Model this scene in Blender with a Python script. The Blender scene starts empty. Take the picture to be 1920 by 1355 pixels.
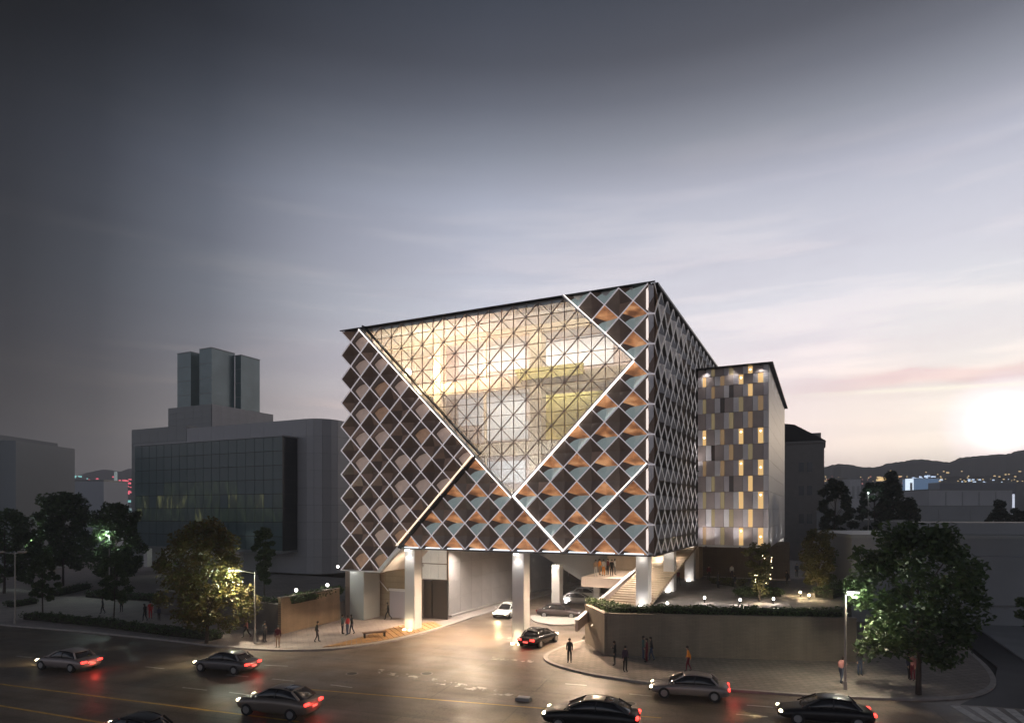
import bpy, bmesh, math, random
import numpy as np
from mathutils import Vector, Matrix
random.seed(7); RNG = np.random.default_rng(7)
C = bpy.context.scene.collection
SC = bpy.context.scene
R = math.radians

# ---------------------------------------------------------------- camera
H, FX, HY = 11.0, 1194.0, 958.0          # eye height, focal length in photo pixels, horizon row
cam_d = bpy.data.cameras.new('camera'); cam = bpy.data.objects.new('camera', cam_d); C.objects.link(cam)
cam.location = (0, 0, H); cam.rotation_euler = (R(90), 0, 0)
cam_d.sensor_width = 36; cam_d.lens = 36*FX/1920
cam_d.shift_y = (HY-677.5)/1920; cam_d.clip_start = .5; cam_d.clip_end = 9000
SC.camera = cam

# ---------------------------------------------------------------- sky
w = bpy.data.worlds.new('World'); SC.world = w; w.use_nodes = True
nt = w.node_tree; nt.nodes.clear()
def N(t, **k):
    n = nt.nodes.new(t)
    for a, b in k.items(): setattr(n, a, b)
    return n
def mathn(op, a, b=None):
    n = N('ShaderNodeMath', operation=op)
    for i, v in enumerate((a, b)):
        if v is None: continue
        if isinstance(v, (int, float)): n.inputs[i].default_value = v
        else: nt.links.new(v, n.inputs[i])
    return n.outputs[0]
def ramp(src, stops, interp='LINEAR'):
    n = N('ShaderNodeValToRGB'); cr = n.color_ramp; cr.interpolation = interp
    while len(cr.elements) > 1: cr.elements.remove(cr.elements[-1])
    cr.elements[0].position = stops[0][0]; cr.elements[0].color = (*stops[0][1], 1)
    for p, c in stops[1:]:
        e = cr.elements.new(p); e.color = (*c, 1)
    nt.links.new(src, n.inputs[0]); return n.outputs[0]
SUN_AZ, SUN_EL = R(37.6), R(6.2)          # azimuth from +Y towards +X
SUN = Vector((math.sin(SUN_AZ)*math.cos(SUN_EL), math.cos(SUN_AZ)*math.cos(SUN_EL), math.sin(SUN_EL)))
tc = N('ShaderNodeTexCoord'); nrm = N('ShaderNodeVectorMath', operation='NORMALIZE')
nt.links.new(tc.outputs['Generated'], nrm.inputs[0])
sep = N('ShaderNodeSeparateXYZ'); nt.links.new(nrm.outputs[0], sep.inputs[0])
X_, Y_, Z_ = sep.outputs
elev = mathn('MULTIPLY', mathn('ARCSINE', Z_), 180/math.pi/90)       # 0..1 = 0..90 degrees
g = lambda *c: tuple(c)
E = lambda d: max(0, d/90)
col_e = ramp(elev, [(0, g(.86,.70,.64)), (E(5), g(.90,.76,.70)), (E(9), g(.86,.74,.71)), (E(13), g(.78,.72,.75)), (E(17), g(.69,.68,.74)),
    (E(22), g(.57,.575,.655)), (E(25.6), g(.46,.472,.555)), (E(29.4), g(.265,.278,.33)), (E(32.3), g(.155,.164,.20)), (E(35), g(.092,.098,.122)),
    (E(40), g(.05,.058,.078)), (E(60), g(.035,.04,.055)), (1, g(.03,.035,.048))])
hx = mathn('ADD', mathn('MULTIPLY', X_, math.sin(SUN_AZ)), mathn('MULTIPLY', Y_, math.cos(SUN_AZ)))
hl = mathn('SQRT', mathn('ADD', mathn('ADD', mathn('MULTIPLY', X_, X_), mathn('MULTIPLY', Y_, Y_)), .06))
c01 = mathn('ADD', mathn('MULTIPLY', mathn('DIVIDE', hx, hl), .5), .5)
f3 = lambda v: (v, v, v*1.0)
cf = lambda v, k: (v*(1-.18*k), v*(1-.04*k), v*(1+.12*k))
az_f = ramp(c01, [(0, cf(.50,.8)), (.25, cf(.38,.8)), (.42, cf(.19,.8)), (.52, cf(.08,.8)), (.58, cf(.050,.7)), (.62, cf(.056,.7)), (.66, cf(.10,.7)), (.72, cf(.25,.6)), (.785, cf(.56,.35)), (.87, cf(.88,.25)), (.95, f3(1.0)), (1, f3(1.03))], 'LINEAR')  # first stops raise the sky behind the camera to light the facades
dotn = N('ShaderNodeVectorMath', operation='DOT_PRODUCT'); nt.links.new(nrm.outputs[0], dotn.inputs[0]); dotn.inputs[1].default_value = SUN
ang = mathn('MULTIPLY', mathn('ARCCOSINE', mathn('MINIMUM', dotn.outputs['Value'], .99999)), 180/math.pi/90)
glow = ramp(ang, [(0, g(1.0,1.0,1.0)), (E(1.5), g(.4,.4,.42)), (E(2.6), g(.12,.14,.16)), (E(4.0), g(.03,.06,.02)), (E(8), g(.02,.03,-.05)), (E(14), g(0,0,0)), (1, g(0,0,0))], 'EASE')
# streaks of thin cloud
mp = N('ShaderNodeMapping'); nt.links.new(nrm.outputs[0], mp.inputs[0]); mp.inputs['Scale'].default_value = (2.2, 2.2, 22)
mp.inputs['Rotation'].default_value = (R(2), R(-5), 0)
no = N('ShaderNodeTexNoise'); nt.links.new(mp.outputs[0], no.inputs['Vector']); no.inputs['Scale'].default_value = 1.5; no.inputs['Detail'].default_value = 7; no.inputs['Roughness'].default_value = .55
cl = ramp(no.outputs['Fac'], [(0, f3(0)), (.50, f3(0)), (.63, f3(1)), (1, f3(1))])
mp2 = N('ShaderNodeMapping'); nt.links.new(nrm.outputs[0], mp2.inputs[0]); mp2.inputs['Scale'].default_value = (1.2, 1.2, 9); mp2.inputs['Location'].default_value = (3, 1, 2)
no2 = N('ShaderNodeTexNoise'); nt.links.new(mp2.outputs[0], no2.inputs['Vector']); no2.inputs['Scale'].default_value = 2.2; no2.inputs['Detail'].default_value = 5
cl2 = ramp(no2.outputs['Fac'], [(0, f3(0)), (.47, f3(0)), (.62, f3(1)), (1, f3(1))])
band = ramp(elev, [(0, f3(.3)), (E(6), f3(.3)), (E(9), f3(.9)), (E(13), f3(.75)), (E(20), f3(.7)), (E(28), f3(.35)), (E(36), f3(0)), (1, f3(0))])
# the low pink bank of cloud and the bright rim below it
wob = N('ShaderNodeTexNoise'); nt.links.new(nrm.outputs[0], wob.inputs['Vector']); wob.inputs['Scale'].default_value = 14; wob.inputs['Detail'].default_value = 6
azx = mathn('DIVIDE', X_, mathn('MAXIMUM', Y_, .05))
tilt = mathn('MULTIPLY', mathn('SUBTRACT', azx, .45), .055)
bz = mathn('SUBTRACT', mathn('DIVIDE', Z_, mathn('MAXIMUM', Y_, .05)), mathn('ADD', tilt, .193))
bzw = mathn('ADD', bz, mathn('MULTIPLY', mathn('SUBTRACT', wob.outputs['Fac'], .5), .035))
up = ramp(mathn('ADD', mathn('MULTIPLY', bzw, 8), .5), [(0, f3(0)), (.41, f3(0)), (.49, f3(1)), (.60, f3(1)), (.68, f3(0)), (1, f3(0))])
rim = ramp(mathn('ADD', mathn('MULTIPLY', bz, 8), .5), [(0, f3(0)), (.36, f3(0)), (.405, f3(1)), (.44, f3(0)), (1, f3(0))])
sidef = ramp(mathn('MULTIPLY', azx, .5), [(0, f3(0)), (.20, f3(0)), (.30, f3(1)), (1, f3(1))])
def mix(fac, a, b, mode='MIX'):
    n = N('ShaderNodeMix', data_type='RGBA', blend_type=mode)
    for i, v in ((0, fac), (6, a), (7, b)):
        if isinstance(v, (int, float)): n.inputs[i].default_value = v
        elif isinstance(v, tuple): n.inputs[i].default_value = (*v, 1)
        else: nt.links.new(v, n.inputs[i])
    return n.outputs[2]
sky = mix(1, col_e, az_f, 'MULTIPLY')
sky = mix(mathn('MULTIPLY', mathn('MULTIPLY', cl, band), .75), sky, mix(1, sky, (1.25, 1.19, 1.12), 'MULTIPLY'))
sky = mix(mathn('MULTIPLY', mathn('MULTIPLY', cl2, band), .40), sky, mix(1, sky, (.82, .79, .83), 'MULTIPLY'))
sky = mix(mathn('MULTIPLY', mathn('MULTIPLY', up, sidef), .8), sky, mix(1, sky, (.93, .80, .84), 'MULTIPLY'))
sky = mix(1, sky, glow, 'ADD')
sky = mix(mathn('MULTIPLY', mathn('MULTIPLY', rim, sidef), .55), sky, (1.05, .98, .80))
comp = ramp(elev, [(0, f3(.86)), (E(5), f3(.84)), (E(9), f3(.69)), (E(13), f3(.63)), (E(17), f3(.59)), (E(22), f3(.57)), (E(30), f3(.55)), (E(38), f3(.52)), (E(60), f3(.5)), (1, f3(.5))])
sky = mix(1, sky, comp, 'MULTIPLY')      # the sky as it is above the low haze
bg = N('ShaderNodeBackground'); nt.links.new(sky, bg.inputs[0]); bg.inputs[1].default_value = 2.1
wo = N('ShaderNodeOutputWorld'); nt.links.new(bg.outputs[0], wo.inputs[0])

# ---------------------------------------------------------------- sun (setting, behind the scene) and exposure
sd = bpy.data.lights.new('sun', 'SUN'); sd.energy = .2; sd.angle = R(2); sd.color = (1, .78, .55)
so = bpy.data.objects.new('sun', sd); C.objects.link(so); so.rotation_euler = (-SUN).to_track_quat('-Z', 'Y').to_euler()
SC.view_settings.view_transform = 'Standard'; SC.view_settings.look = 'None'; SC.view_settings.gamma = 1; SC.view_settings.exposure = 0
SC.view_settings.use_curve_mapping = False

# ================================================================ helpers
def P(px, py, z=0.0):
    D = FX*(H-z)/(py-HY); return Vector(((px-960)/FX*D, D, z))
def PD(px, py, D): return Vector(((px-960)/FX*D, D, H-(py-HY)/FX*D))
ROT = math.atan2(-.4367, .8996); U = Vector((.8996, -.4367, 0)); V = Vector((.4367, .8996, 0))
_m = {}
def mat(name, col=(.5,.5,.5), rough=.6, metal=0., emis=None, es=1., var=0., vs=1., bump=0., bs=8., spec=.5, stretch=None, alpha=None, rvar=0.):
    if name in _m: return _m[name]
    m = bpy.data.materials.new(name); m.use_nodes = True; t = m.node_tree; b = t.nodes['Principled BSDF']
    b.inputs['Base Color'].default_value = (*col, 1); b.inputs['Roughness'].default_value = rough; b.inputs['Metallic'].default_value = metal
    b.inputs['Specular IOR Level'].default_value = spec
    if emis: b.inputs['Emission Color'].default_value = (*emis, 1); b.inputs['Emission Strength'].default_value = es
    if var or bump or rvar:
        tcn = t.nodes.new('ShaderNodeTexCoord'); src = tcn.outputs['Object']
        if stretch:
            mpn = t.nodes.new('ShaderNodeMapping'); mpn.inputs['Scale'].default_value = stretch; t.links.new(src, mpn.inputs[0]); src = mpn.outputs[0]
    def noise(scale, det=6):
        n = t.nodes.new('ShaderNodeTexNoise'); n.inputs['Scale'].default_value = scale; n.inputs['Detail'].default_value = det; t.links.new(src, n.inputs['Vector']); return n.outputs['Fac']
    if var:
        f = noise(vs); cr = t.nodes.new('ShaderNodeValToRGB'); e = cr.color_ramp.elements
        e[0].position = .3; e[1].position = .7
        e[0].color = (*[max(0, c*(1-var)) for c in col], 1); e[1].color = (*[min(1, c*(1+var)) for c in col], 1)
        t.links.new(f, cr.inputs[0]); t.links.new(cr.outputs[0], b.inputs['Base Color'])
    if rvar:
        f = noise(vs*.7); mr = t.nodes.new('ShaderNodeMapRange'); mr.inputs[1].default_value = .35; mr.inputs[2].default_value = .65
        mr.inputs[3].default_value = max(.03, rough-rvar); mr.inputs[4].default_value = min(1, rough+rvar); t.links.new(f, mr.inputs[0]); t.links.new(mr.outputs[0], b.inputs['Roughness'])
    if bump:
        f = noise(bs); bp = t.nodes.new('ShaderNodeBump'); bp.inputs['Strength'].default_value = bump; bp.inputs['Distance'].default_value = .05
        t.links.new(f, bp.inputs['Height']); t.links.new(bp.outputs[0], b.inputs['Normal'])
    _m[name] = m; return m
def brickmat(name, c1, c2, cm, scale, bw, bh, rough=.8, mortar=.02, bump=.3, rot=0., vert=False):
    if name in _m: return _m[name]
    m = bpy.data.materials.new(name); m.use_nodes = True; t = m.node_tree; b = t.nodes['Principled BSDF']
    tcn = t.nodes.new('ShaderNodeTexCoord'); mpn = t.nodes.new('ShaderNodeMapping'); mpn.inputs['Rotation'].default_value = (R(90) if vert else 0, 0, rot)
    t.links.new(tcn.outputs['Object'], mpn.inputs[0])
    br = t.nodes.new('ShaderNodeTexBrick'); t.links.new(mpn.outputs[0], br.inputs['Vector'])
    br.inputs['Color1'].default_value = (*c1, 1); br.inputs['Color2'].default_value = (*c2, 1); br.inputs['Mortar'].default_value = (*cm, 1)
    br.inputs['Scale'].default_value = scale; br.inputs['Brick Width'].default_value = bw; br.inputs['Row Height'].default_value = bh; br.inputs['Mortar Size'].default_value = mortar
    no = t.nodes.new('ShaderNodeTexNoise'); no.inputs['Scale'].default_value = .6; no.inputs['Detail'].default_value = 8; t.links.new(tcn.outputs['Object'], no.inputs['Vector'])
    mr = t.nodes.new('ShaderNodeMapRange'); mr.inputs[3].default_value = .7; mr.inputs[4].default_value = 1.25; t.links.new(no.outputs['Fac'], mr.inputs[0])
    mx = t.nodes.new('ShaderNodeMix'); mx.data_type = 'RGBA'; mx.blend_type = 'MULTIPLY'; mx.inputs[0].default_value = 1
    t.links.new(br.outputs['Color'], mx.inputs[6]); t.links.new(mr.outputs[0], mx.inputs[7]); t.links.new(mx.outputs[2], b.inputs['Base Color'])
    if vert:
        mps = t.nodes.new('ShaderNodeMapping'); mps.inputs['Scale'].default_value = (1.6,1.6,.12); t.links.new(tcn.outputs['Object'], mps.inputs[0])
        n3 = t.nodes.new('ShaderNodeTexNoise'); n3.inputs['Scale'].default_value = 1.0; n3.inputs['Detail'].default_value = 6; t.links.new(mps.outputs[0], n3.inputs['Vector'])
        r3 = t.nodes.new('ShaderNodeMapRange'); r3.inputs[1].default_value = .35; r3.inputs[2].default_value = .65; r3.inputs[3].default_value = .90; r3.inputs[4].default_value = 1.05; t.links.new(n3.outputs['Fac'], r3.inputs[0])
        m3 = t.nodes.new('ShaderNodeMix'); m3.data_type = 'RGBA'; m3.blend_type = 'MULTIPLY'; m3.inputs[0].default_value = 1; t.links.new(mx.outputs[2], m3.inputs[6]); t.links.new(r3.outputs[0], m3.inputs[7]); t.links.new(m3.outputs[2], b.inputs['Base Color'])
    bp = t.nodes.new('ShaderNodeBump'); bp.inputs['Strength'].default_value = bump; bp.inputs['Distance'].default_value = .02; bp.invert = True
    t.links.new(br.outputs['Fac'], bp.inputs['Height']); t.links.new(bp.outputs[0], b.inputs['Normal']); b.inputs['Roughness'].default_value = rough
    _m[name] = m; return m

class MB:
    def __init__(s): s.v = []; s.f = []; s.m = []
    def add(s, vs, fs, mi=0):
        o = len(s.v); s.v += [tuple(v) for v in vs]; s.f += [tuple(i+o for i in f) for f in fs]; s.m += [mi]*len(fs); return s
    def box(s, c, d, rz=0., mi=0):
        cx, cy, cz = c; dx, dy, dz = d[0]/2, d[1]/2, d[2]/2; ca, sa = math.cos(rz), math.sin(rz)
        vs = [(cx+x*dx*ca-y*dy*sa, cy+x*dx*sa+y*dy*ca, cz+z*dz) for z in (-1, 1) for x, y in ((-1,-1),(1,-1),(1,1),(-1,1))]
        return s.add(vs, [(3,2,1,0),(4,5,6,7),(0,1,5,4),(1,2,6,5),(2,3,7,6),(3,0,4,7)], mi)
    def box2(s, a, b, mi=0):
        return s.box([(a[i]+b[i])/2 for i in range(3)], [abs(b[i]-a[i]) for i in range(3)], 0, mi)
    def prism(s, poly, z0, z1, mi=0, mtop=None):
        n = len(poly); A = sum(poly[i][0]*poly[(i+1)%n][1]-poly[(i+1)%n][0]*poly[i][1] for i in range(n))
        if A < 0: poly = poly[::-1]
        vs = [(p[0], p[1], z0) for p in poly]+[(p[0], p[1], z1) for p in poly]
        s.add(vs, [tuple(range(n))[::-1]]+[(i, (i+1)%n, n+(i+1)%n, n+i) for i in range(n)], mi)
        s.f.append(tuple(range(len(s.v)-n, len(s.v)))); s.m.append(mi if mtop is None else mtop); return s
    def bar(s, p0, p1, wd, dp, nrmv=(0,-1,0), mi=0):
        p0, p1, nn = Vector(p0), Vector(p1), Vector(nrmv); t = (p1-p0).normalized(); sd_ = t.cross(nn).normalized()*wd/2; nn = sd_.cross(t).normalized()*dp/2
        vs = [p+a*sd_+b*nn for p in (p0, p1) for a, b in ((-1,-1),(1,-1),(1,1),(-1,1))]
        return s.add(vs, [(3,2,1,0),(4,5,6,7),(0,1,5,4),(1,2,6,5),(2,3,7,6),(3,0,4,7)], mi)
    def tube(s, p0, p1, r0, r1=None, n=8, mi=0):
        r1 = r0 if r1 is None else r1; p0, p1 = Vector(p0), Vector(p1); t = (p1-p0).normalized()
        a = t.orthogonal().normalized(); b = t.cross(a)
        vs = [p+(a*math.cos(2*math.pi*i/n)+b*math.sin(2*math.pi*i/n))*r for p, r in ((p0, r0), (p1, r1)) for i in range(n)]
        return s.add(vs, [tuple(range(n))[::-1], tuple(range(n, 2*n))]+[(i, (i+1)%n, n+(i+1)%n, n+i) for i in range(n)], mi)
    def ball(s, c, r, n=8, k=5, sc=(1,1,1), mi=0):
        vs = [(c[0], c[1], c[2]-r*sc[2])]
        for j in range(1, k):
            th = math.pi*j/k
            for i in range(n):
                a = 2*math.pi*i/n; vs.append((c[0]+r*sc[0]*math.sin(th)*math.cos(a), c[1]+r*sc[1]*math.sin(th)*math.sin(a), c[2]-r*sc[2]*math.cos(th)))
        vs.append((c[0], c[1], c[2]+r*sc[2])); L = len(vs)-1
        fs = [(0, 1+(i+1)%n, 1+i) for i in range(n)]
        for j in range(k-2): fs += [(1+j*n+i, 1+j*n+(i+1)%n, 1+(j+1)*n+(i+1)%n, 1+(j+1)*n+i) for i in range(n)]
        fs += [(L, 1+(k-2)*n+i, 1+(k-2)*n+(i+1)%n) for i in range(n)]
        return s.add(vs, fs, mi)
    def mesh(s, name, mats, smooth=False):
        me = bpy.data.meshes.new(name); me.from_pydata(s.v, [], s.f)
        for m in (mats if isinstance(mats, (list, tuple)) else [mats]): me.materials.append(m)
        me.polygons.foreach_set('material_index', s.m)
        if smooth: me.polygons.foreach_set('use_smooth', [True]*len(s.f))
        me.update(); return me
    def build(s, name, mats, parent=None, loc=(0,0,0), rz=0., smooth=False):
        return link(name, s.mesh(name, mats, smooth), parent, loc, rz)
def link(name, me, parent=None, loc=(0,0,0), rz=0.):
    o = bpy.data.objects.new(name, me); C.objects.link(o); o.location = loc; o.rotation_euler = (0, 0, rz)
    if parent: o.parent = parent
    return o
def tag(o, label, cat, group=None):
    o['label'] = label; o['category'] = cat
    if group: o['group'] = group
    return o
def thing(name, label, cat, loc=(0,0,0), rz=0., group=None):
    return tag(link(name, None, None, loc, rz), label, cat, group)
def struct(o): o['kind'] = 'structure'; return o
def stuff(o): o['kind'] = 'stuff'; return o
def copytree(o, parent=None):
    c = o.copy(); C.objects.link(c); c.parent = parent
    for ch in o.children: copytree(ch, c)
    return c
def point(loc, power, col=(1,.9,.75), rad=.12, parent=None, name='lamp_light'):
    d = bpy.data.lights.new(name, 'POINT'); d.energy = power; d.color = col; d.shadow_soft_size = rad
    o = bpy.data.objects.new(name, d); C.objects.link(o); o.location = loc
    if parent: o.parent = parent
    return o
def spot(loc, aim, power, col=(1,.9,.75), ang=100, blend=.8, rad=.15, parent=None, name='lamp_light'):
    d = bpy.data.lights.new(name, 'SPOT'); d.energy = power; d.color = col; d.shadow_soft_size = rad; d.spot_size = R(ang); d.spot_blend = blend
    o = bpy.data.objects.new(name, d); C.objects.link(o); o.location = loc; o.rotation_euler = Vector(aim).to_track_quat('-Z', 'Y').to_euler()
    if parent: o.parent = parent
    return o
def clip(poly, a, b, c):                 # keep a*x+b*y<=c
    out = []
    for i in range(len(poly)):
        p, q = poly[i], poly[(i+1) % len(poly)]; dp, dq = a*p[0]+b*p[1]-c, a*q[0]+b*q[1]-c
        if dp <= 1e-9: out.append(p)
        if (dp < -1e-9 and dq > 1e-9) or (dp > 1e-9 and dq < -1e-9):
            t = dp/(dp-dq); out.append((p[0]+t*(q[0]-p[0]), p[1]+t*(q[1]-p[1])))
    return out

# ---------------------------------------------------------------- materials
M_white = mat('white_coated_metal', (.78,.76,.77), .4, var=.05, vs=2)
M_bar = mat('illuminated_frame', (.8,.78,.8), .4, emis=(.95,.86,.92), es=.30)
M_led = mat('led_strip', (.9,.9,.9), .4, emis=(1,.90,.80), es=2.6)
M_ledw = mat('warm_led_strip', (.9,.8,.7), .4, emis=(1,.78,.55), es=1.6)
M_dark = mat('dark_bronze', (.075,.053,.045), .36, .2, emis=(.20,.13,.10), es=.09, var=.25, vs=1.2)  # emission here and in the next three lifts panels lacking ambient light
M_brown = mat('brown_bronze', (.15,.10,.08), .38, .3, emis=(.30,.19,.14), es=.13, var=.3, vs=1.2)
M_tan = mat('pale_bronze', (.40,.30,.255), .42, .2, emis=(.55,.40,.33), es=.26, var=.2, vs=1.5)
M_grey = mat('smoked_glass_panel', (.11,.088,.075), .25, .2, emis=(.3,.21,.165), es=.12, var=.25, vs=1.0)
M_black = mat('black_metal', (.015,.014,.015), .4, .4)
M_teal = mat('teal_glass_spandrel', (.23,.31,.33), .12, .2, emis=(.36,.42,.41), es=.36, var=.2, vs=.8)  # emission stands in for light in the window bays
M_conc = mat('pale_render', (.62,.60,.58), .7, var=.08, vs=.7, bump=.1)
M_soffit = mat('light_grey_soffit', (.42,.41,.41), .6, var=.06, vs=.5)
def litwood():  # lamplight of the rooms is put into the emission colour
    m = mat('lit_timber_interior', (.45,.22,.10), .6); t = m.node_tree; b = t.nodes['Principled BSDF']
    tcn = t.nodes.new('ShaderNodeTexCoord'); n = t.nodes.new('ShaderNodeTexNoise'); n.inputs['Scale'].default_value = .8; n.inputs['Detail'].default_value = 5
    mpn = t.nodes.new('ShaderNodeMapping'); mpn.inputs['Scale'].default_value = (1, 1, 2.5); t.links.new(tcn.outputs['Object'], mpn.inputs[0]); t.links.new(mpn.outputs[0], n.inputs['Vector'])
    cr = t.nodes.new('ShaderNodeValToRGB'); e = cr.color_ramp.elements; e[0].position = .36; e[0].color = (.085,.035,.02, 1); e[1].position = .64; e[1].color = (.70,.36,.17, 1)
    e2 = cr.color_ramp.elements.new(.5); e2.color = (.38,.155,.065, 1)
    t.links.new(n.outputs['Fac'], cr.inputs[0]); t.links.new(cr.outputs[0], b.inputs['Emission Color']); b.inputs['Emission Strength'].default_value = .68
    return m
M_wood = litwood()
def glassmat(name, tint=(.9,.93,.93), refl=.10, rough=.02):
    m = bpy.data.materials.new(name); m.use_nodes = True; t = m.node_tree; t.nodes.clear()
    tr = t.nodes.new('ShaderNodeBsdfTransparent'); tr.inputs[0].default_value = (*tint, 1)
    gl = t.nodes.new('ShaderNodeBsdfGlossy'); gl.inputs['Roughness'].default_value = rough
    lw = t.nodes.new('ShaderNodeLayerWeight'); lw.inputs[0].default_value = .25
    mr = t.nodes.new('ShaderNodeMapRange'); mr.inputs[3].default_value = refl; mr.inputs[4].default_value = .9; t.links.new(lw.outputs['Fresnel'], mr.inputs[0])
    mx = t.nodes.new('ShaderNodeMixShader'); t.links.new(mr.outputs[0], mx.inputs[0]); t.links.new(tr.outputs[0], mx.inputs[1]); t.links.new(gl.outputs[0], mx.inputs[2])
    tl = t.nodes.new('ShaderNodeBsdfTranslucent'); tl.inputs[0].default_value = (.85,.82,.8,1); m2 = t.nodes.new('ShaderNodeMixShader'); m2.inputs[0].default_value = .12  # translucent share added for a milky, hazy glow
    t.links.new(mx.outputs[0], m2.inputs[1]); t.links.new(tl.outputs[0], m2.inputs[2])
    o = t.nodes.new('ShaderNodeOutputMaterial'); t.links.new(m2.outputs[0], o.inputs[0]); return m
M_glass = glassmat('clear_facade_glass')

# ================================================================ ground
def asphalt():
    m = mat('damp_asphalt', (.13,.10,.075), .44, rvar=.10, vs=.5, bump=.3, bs=22); t = m.node_tree; b = t.nodes['Principled BSDF']; L = t.links.new
    tcn = t.nodes.new('ShaderNodeTexCoord'); mp_ = t.nodes.new('ShaderNodeMapping'); mp_.inputs['Rotation'].default_value = (0,0,R(18.5)); L(tcn.outputs['Object'], mp_.inputs[0])
    mp3 = t.nodes.new('ShaderNodeMapping'); mp3.inputs['Scale'].default_value = (.05,.9,1); L(mp_.outputs[0], mp3.inputs[0])
    def nz(src, sc, det, lo, hi, a=.3, b_=.7):
        n = t.nodes.new('ShaderNodeTexNoise'); n.inputs['Scale'].default_value = sc; n.inputs['Detail'].default_value = det; L(src, n.inputs['Vector'])
        r = t.nodes.new('ShaderNodeMapRange'); r.inputs[1].default_value = a; r.inputs[2].default_value = b_; r.inputs[3].default_value = lo; r.inputs[4].default_value = hi; L(n.outputs['Fac'], r.inputs[0]); return r.outputs[0]
    fs = [nz(tcn.outputs['Object'], .25, 6, .78, 1.2), nz(mp3.outputs[0], 1.2, 5, .72, 1.22), nz(tcn.outputs['Object'], 9, 8, .75, 1.25)]
    # saw-cut repair patches and cracks
    br = t.nodes.new('ShaderNodeTexBrick'); L(mp_.outputs[0], br.inputs['Vector']); br.inputs['Scale'].default_value = 1; br.inputs['Brick Width'].default_value = 11; br.inputs['Row Height'].default_value = 3.4; br.inputs['Mortar Size'].default_value = .03
    br.inputs['Color1'].default_value = (1.05,1.05,1.05,1); br.inputs['Color2'].default_value = (.86,.86,.86,1); br.inputs['Mortar'].default_value = (.45,.45,.45,1)
    vo = t.nodes.new('ShaderNodeTexVoronoi'); vo.feature = 'DISTANCE_TO_EDGE'; vo.inputs['Scale'].default_value = .22
    va = t.nodes.new('ShaderNodeVectorMath'); va.operation = 'ADD'; nn = t.nodes.new('ShaderNodeTexNoise'); nn.inputs['Scale'].default_value = .8; nn.inputs['Detail'].default_value = 6; L(tcn.outputs['Object'], nn.inputs['Vector'])
    vs_ = t.nodes.new('ShaderNodeVectorMath'); vs_.operation = 'SCALE'; vs_.inputs['Scale'].default_value = 3.5; L(nn.outputs['Color'], vs_.inputs[0]); L(tcn.outputs['Object'], va.inputs[0]); L(vs_.outputs[0], va.inputs[1]); L(va.outputs[0], vo.inputs['Vector'])
    cr = t.nodes.new('ShaderNodeMapRange'); cr.inputs[1].default_value = .0; cr.inputs[2].default_value = .012; cr.inputs[3].default_value = .5; cr.inputs[4].default_value = 1; L(vo.outputs['Distance'], cr.inputs[0]); fs.append(cr.outputs[0])
    prev = br.outputs['Color']
    for f in fs:
        mx = t.nodes.new('ShaderNodeMix'); mx.data_type = 'RGBA'; mx.blend_type = 'MULTIPLY'; mx.inputs[0].default_value = 1; L(prev, mx.inputs[6]); L(f, mx.inputs[7]); prev = mx.outputs[2]
    mx = t.nodes.new('ShaderNodeMix'); mx.data_type = 'RGBA'; mx.blend_type = 'MULTIPLY'; mx.inputs[0].default_value = 1; L(prev, mx.inputs[6]); mx.inputs[7].default_value = (.155,.118,.088,1); L(mx.outputs[2], b.inputs['Base Color']); return m
M_asph = asphalt()
M_asph2 = mat('dark_side_asphalt', (.028,.028,.030), .6, var=.3, vs=.5, bump=.2, bs=14)
M_soil = mat('dark_earth', (.035,.033,.03), .9, var=.3, vs=.05)
M_kerb = mat('kerb_stone', (.34,.31,.29), .7, var=.15, vs=2)
M_pave = brickmat('pink_grey_pavers', (.40,.34,.31), (.33,.285,.265), (.2,.18,.17), 1, .9, .45, rot=R(-20))
M_pave2 = brickmat('brown_grey_pavers', (.30,.255,.22), (.24,.21,.185), (.13,.115,.10), 1, .5, .5, rot=R(-17))
M_paved = brickmat('dull_plaza_pavers', (.22,.20,.19), (.17,.16,.155), (.08,.08,.08), 1, 1.2, .6, rot=R(-26))
struct(MB().add([(-1640,-290,-.12),(1640,-290,-.12),(1640,1170,-.12),(-1640,1170,-.12)], [(0,1,2,3)]).build('ground', M_soil))
def sheet(name, px, z, m, extra=()):
    pts = [tuple(P(a, b, 0)[:2]) for a, b in px]+list(extra)
    return struct(MB().prism(pts, z-.1, z).build(name, m))
struct(MB().prism([(-120,88),(-45,60),(-10,75),(6,130),(26,134),(14,78),(6,55),(8,50),(30,43),(60,34),(90,22),(90,-10),(-120,-10)], -.1, 0).build('road', M_asph))
KL = [(-90,1152),(0,1170),(150,1183),(300,1198),(420,1212),(520,1219),(620,1217),(700,1207),(780,1190),(860,1165),(960,1133),(1060,1104),(1100,1092)]
def strip(name, pts, wd, z0, z1, m, side=1):
    mb = MB(); n = len(pts); off = []
    for i in range(n):
        a, b = Vector(pts[max(0,i-1)]), Vector(pts[min(n-1,i+1)]); d = (b-a).normalized(); off.append(Vector((-d.y, d.x))*wd*side)
    vs = []
    for p, o in zip(pts, off): vs += [(p[0],p[1],z0),(p[0]+o.x,p[1]+o.y,z0),(p[0]+o.x,p[1]+o.y,z1),(p[0],p[1],z1)]
    fs = []
    for i in range(n-1):
        for k in range(4): fs.append((4*i+k, 4*i+(k+1)%4, 4*i+4+(k+1)%4, 4*i+4+k))
    fs += [(0,1,2,3)[::-1], tuple(4*(n-1)+k for k in range(4))]
    mb.add(vs, fs); return mb.build(name, m)
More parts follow.
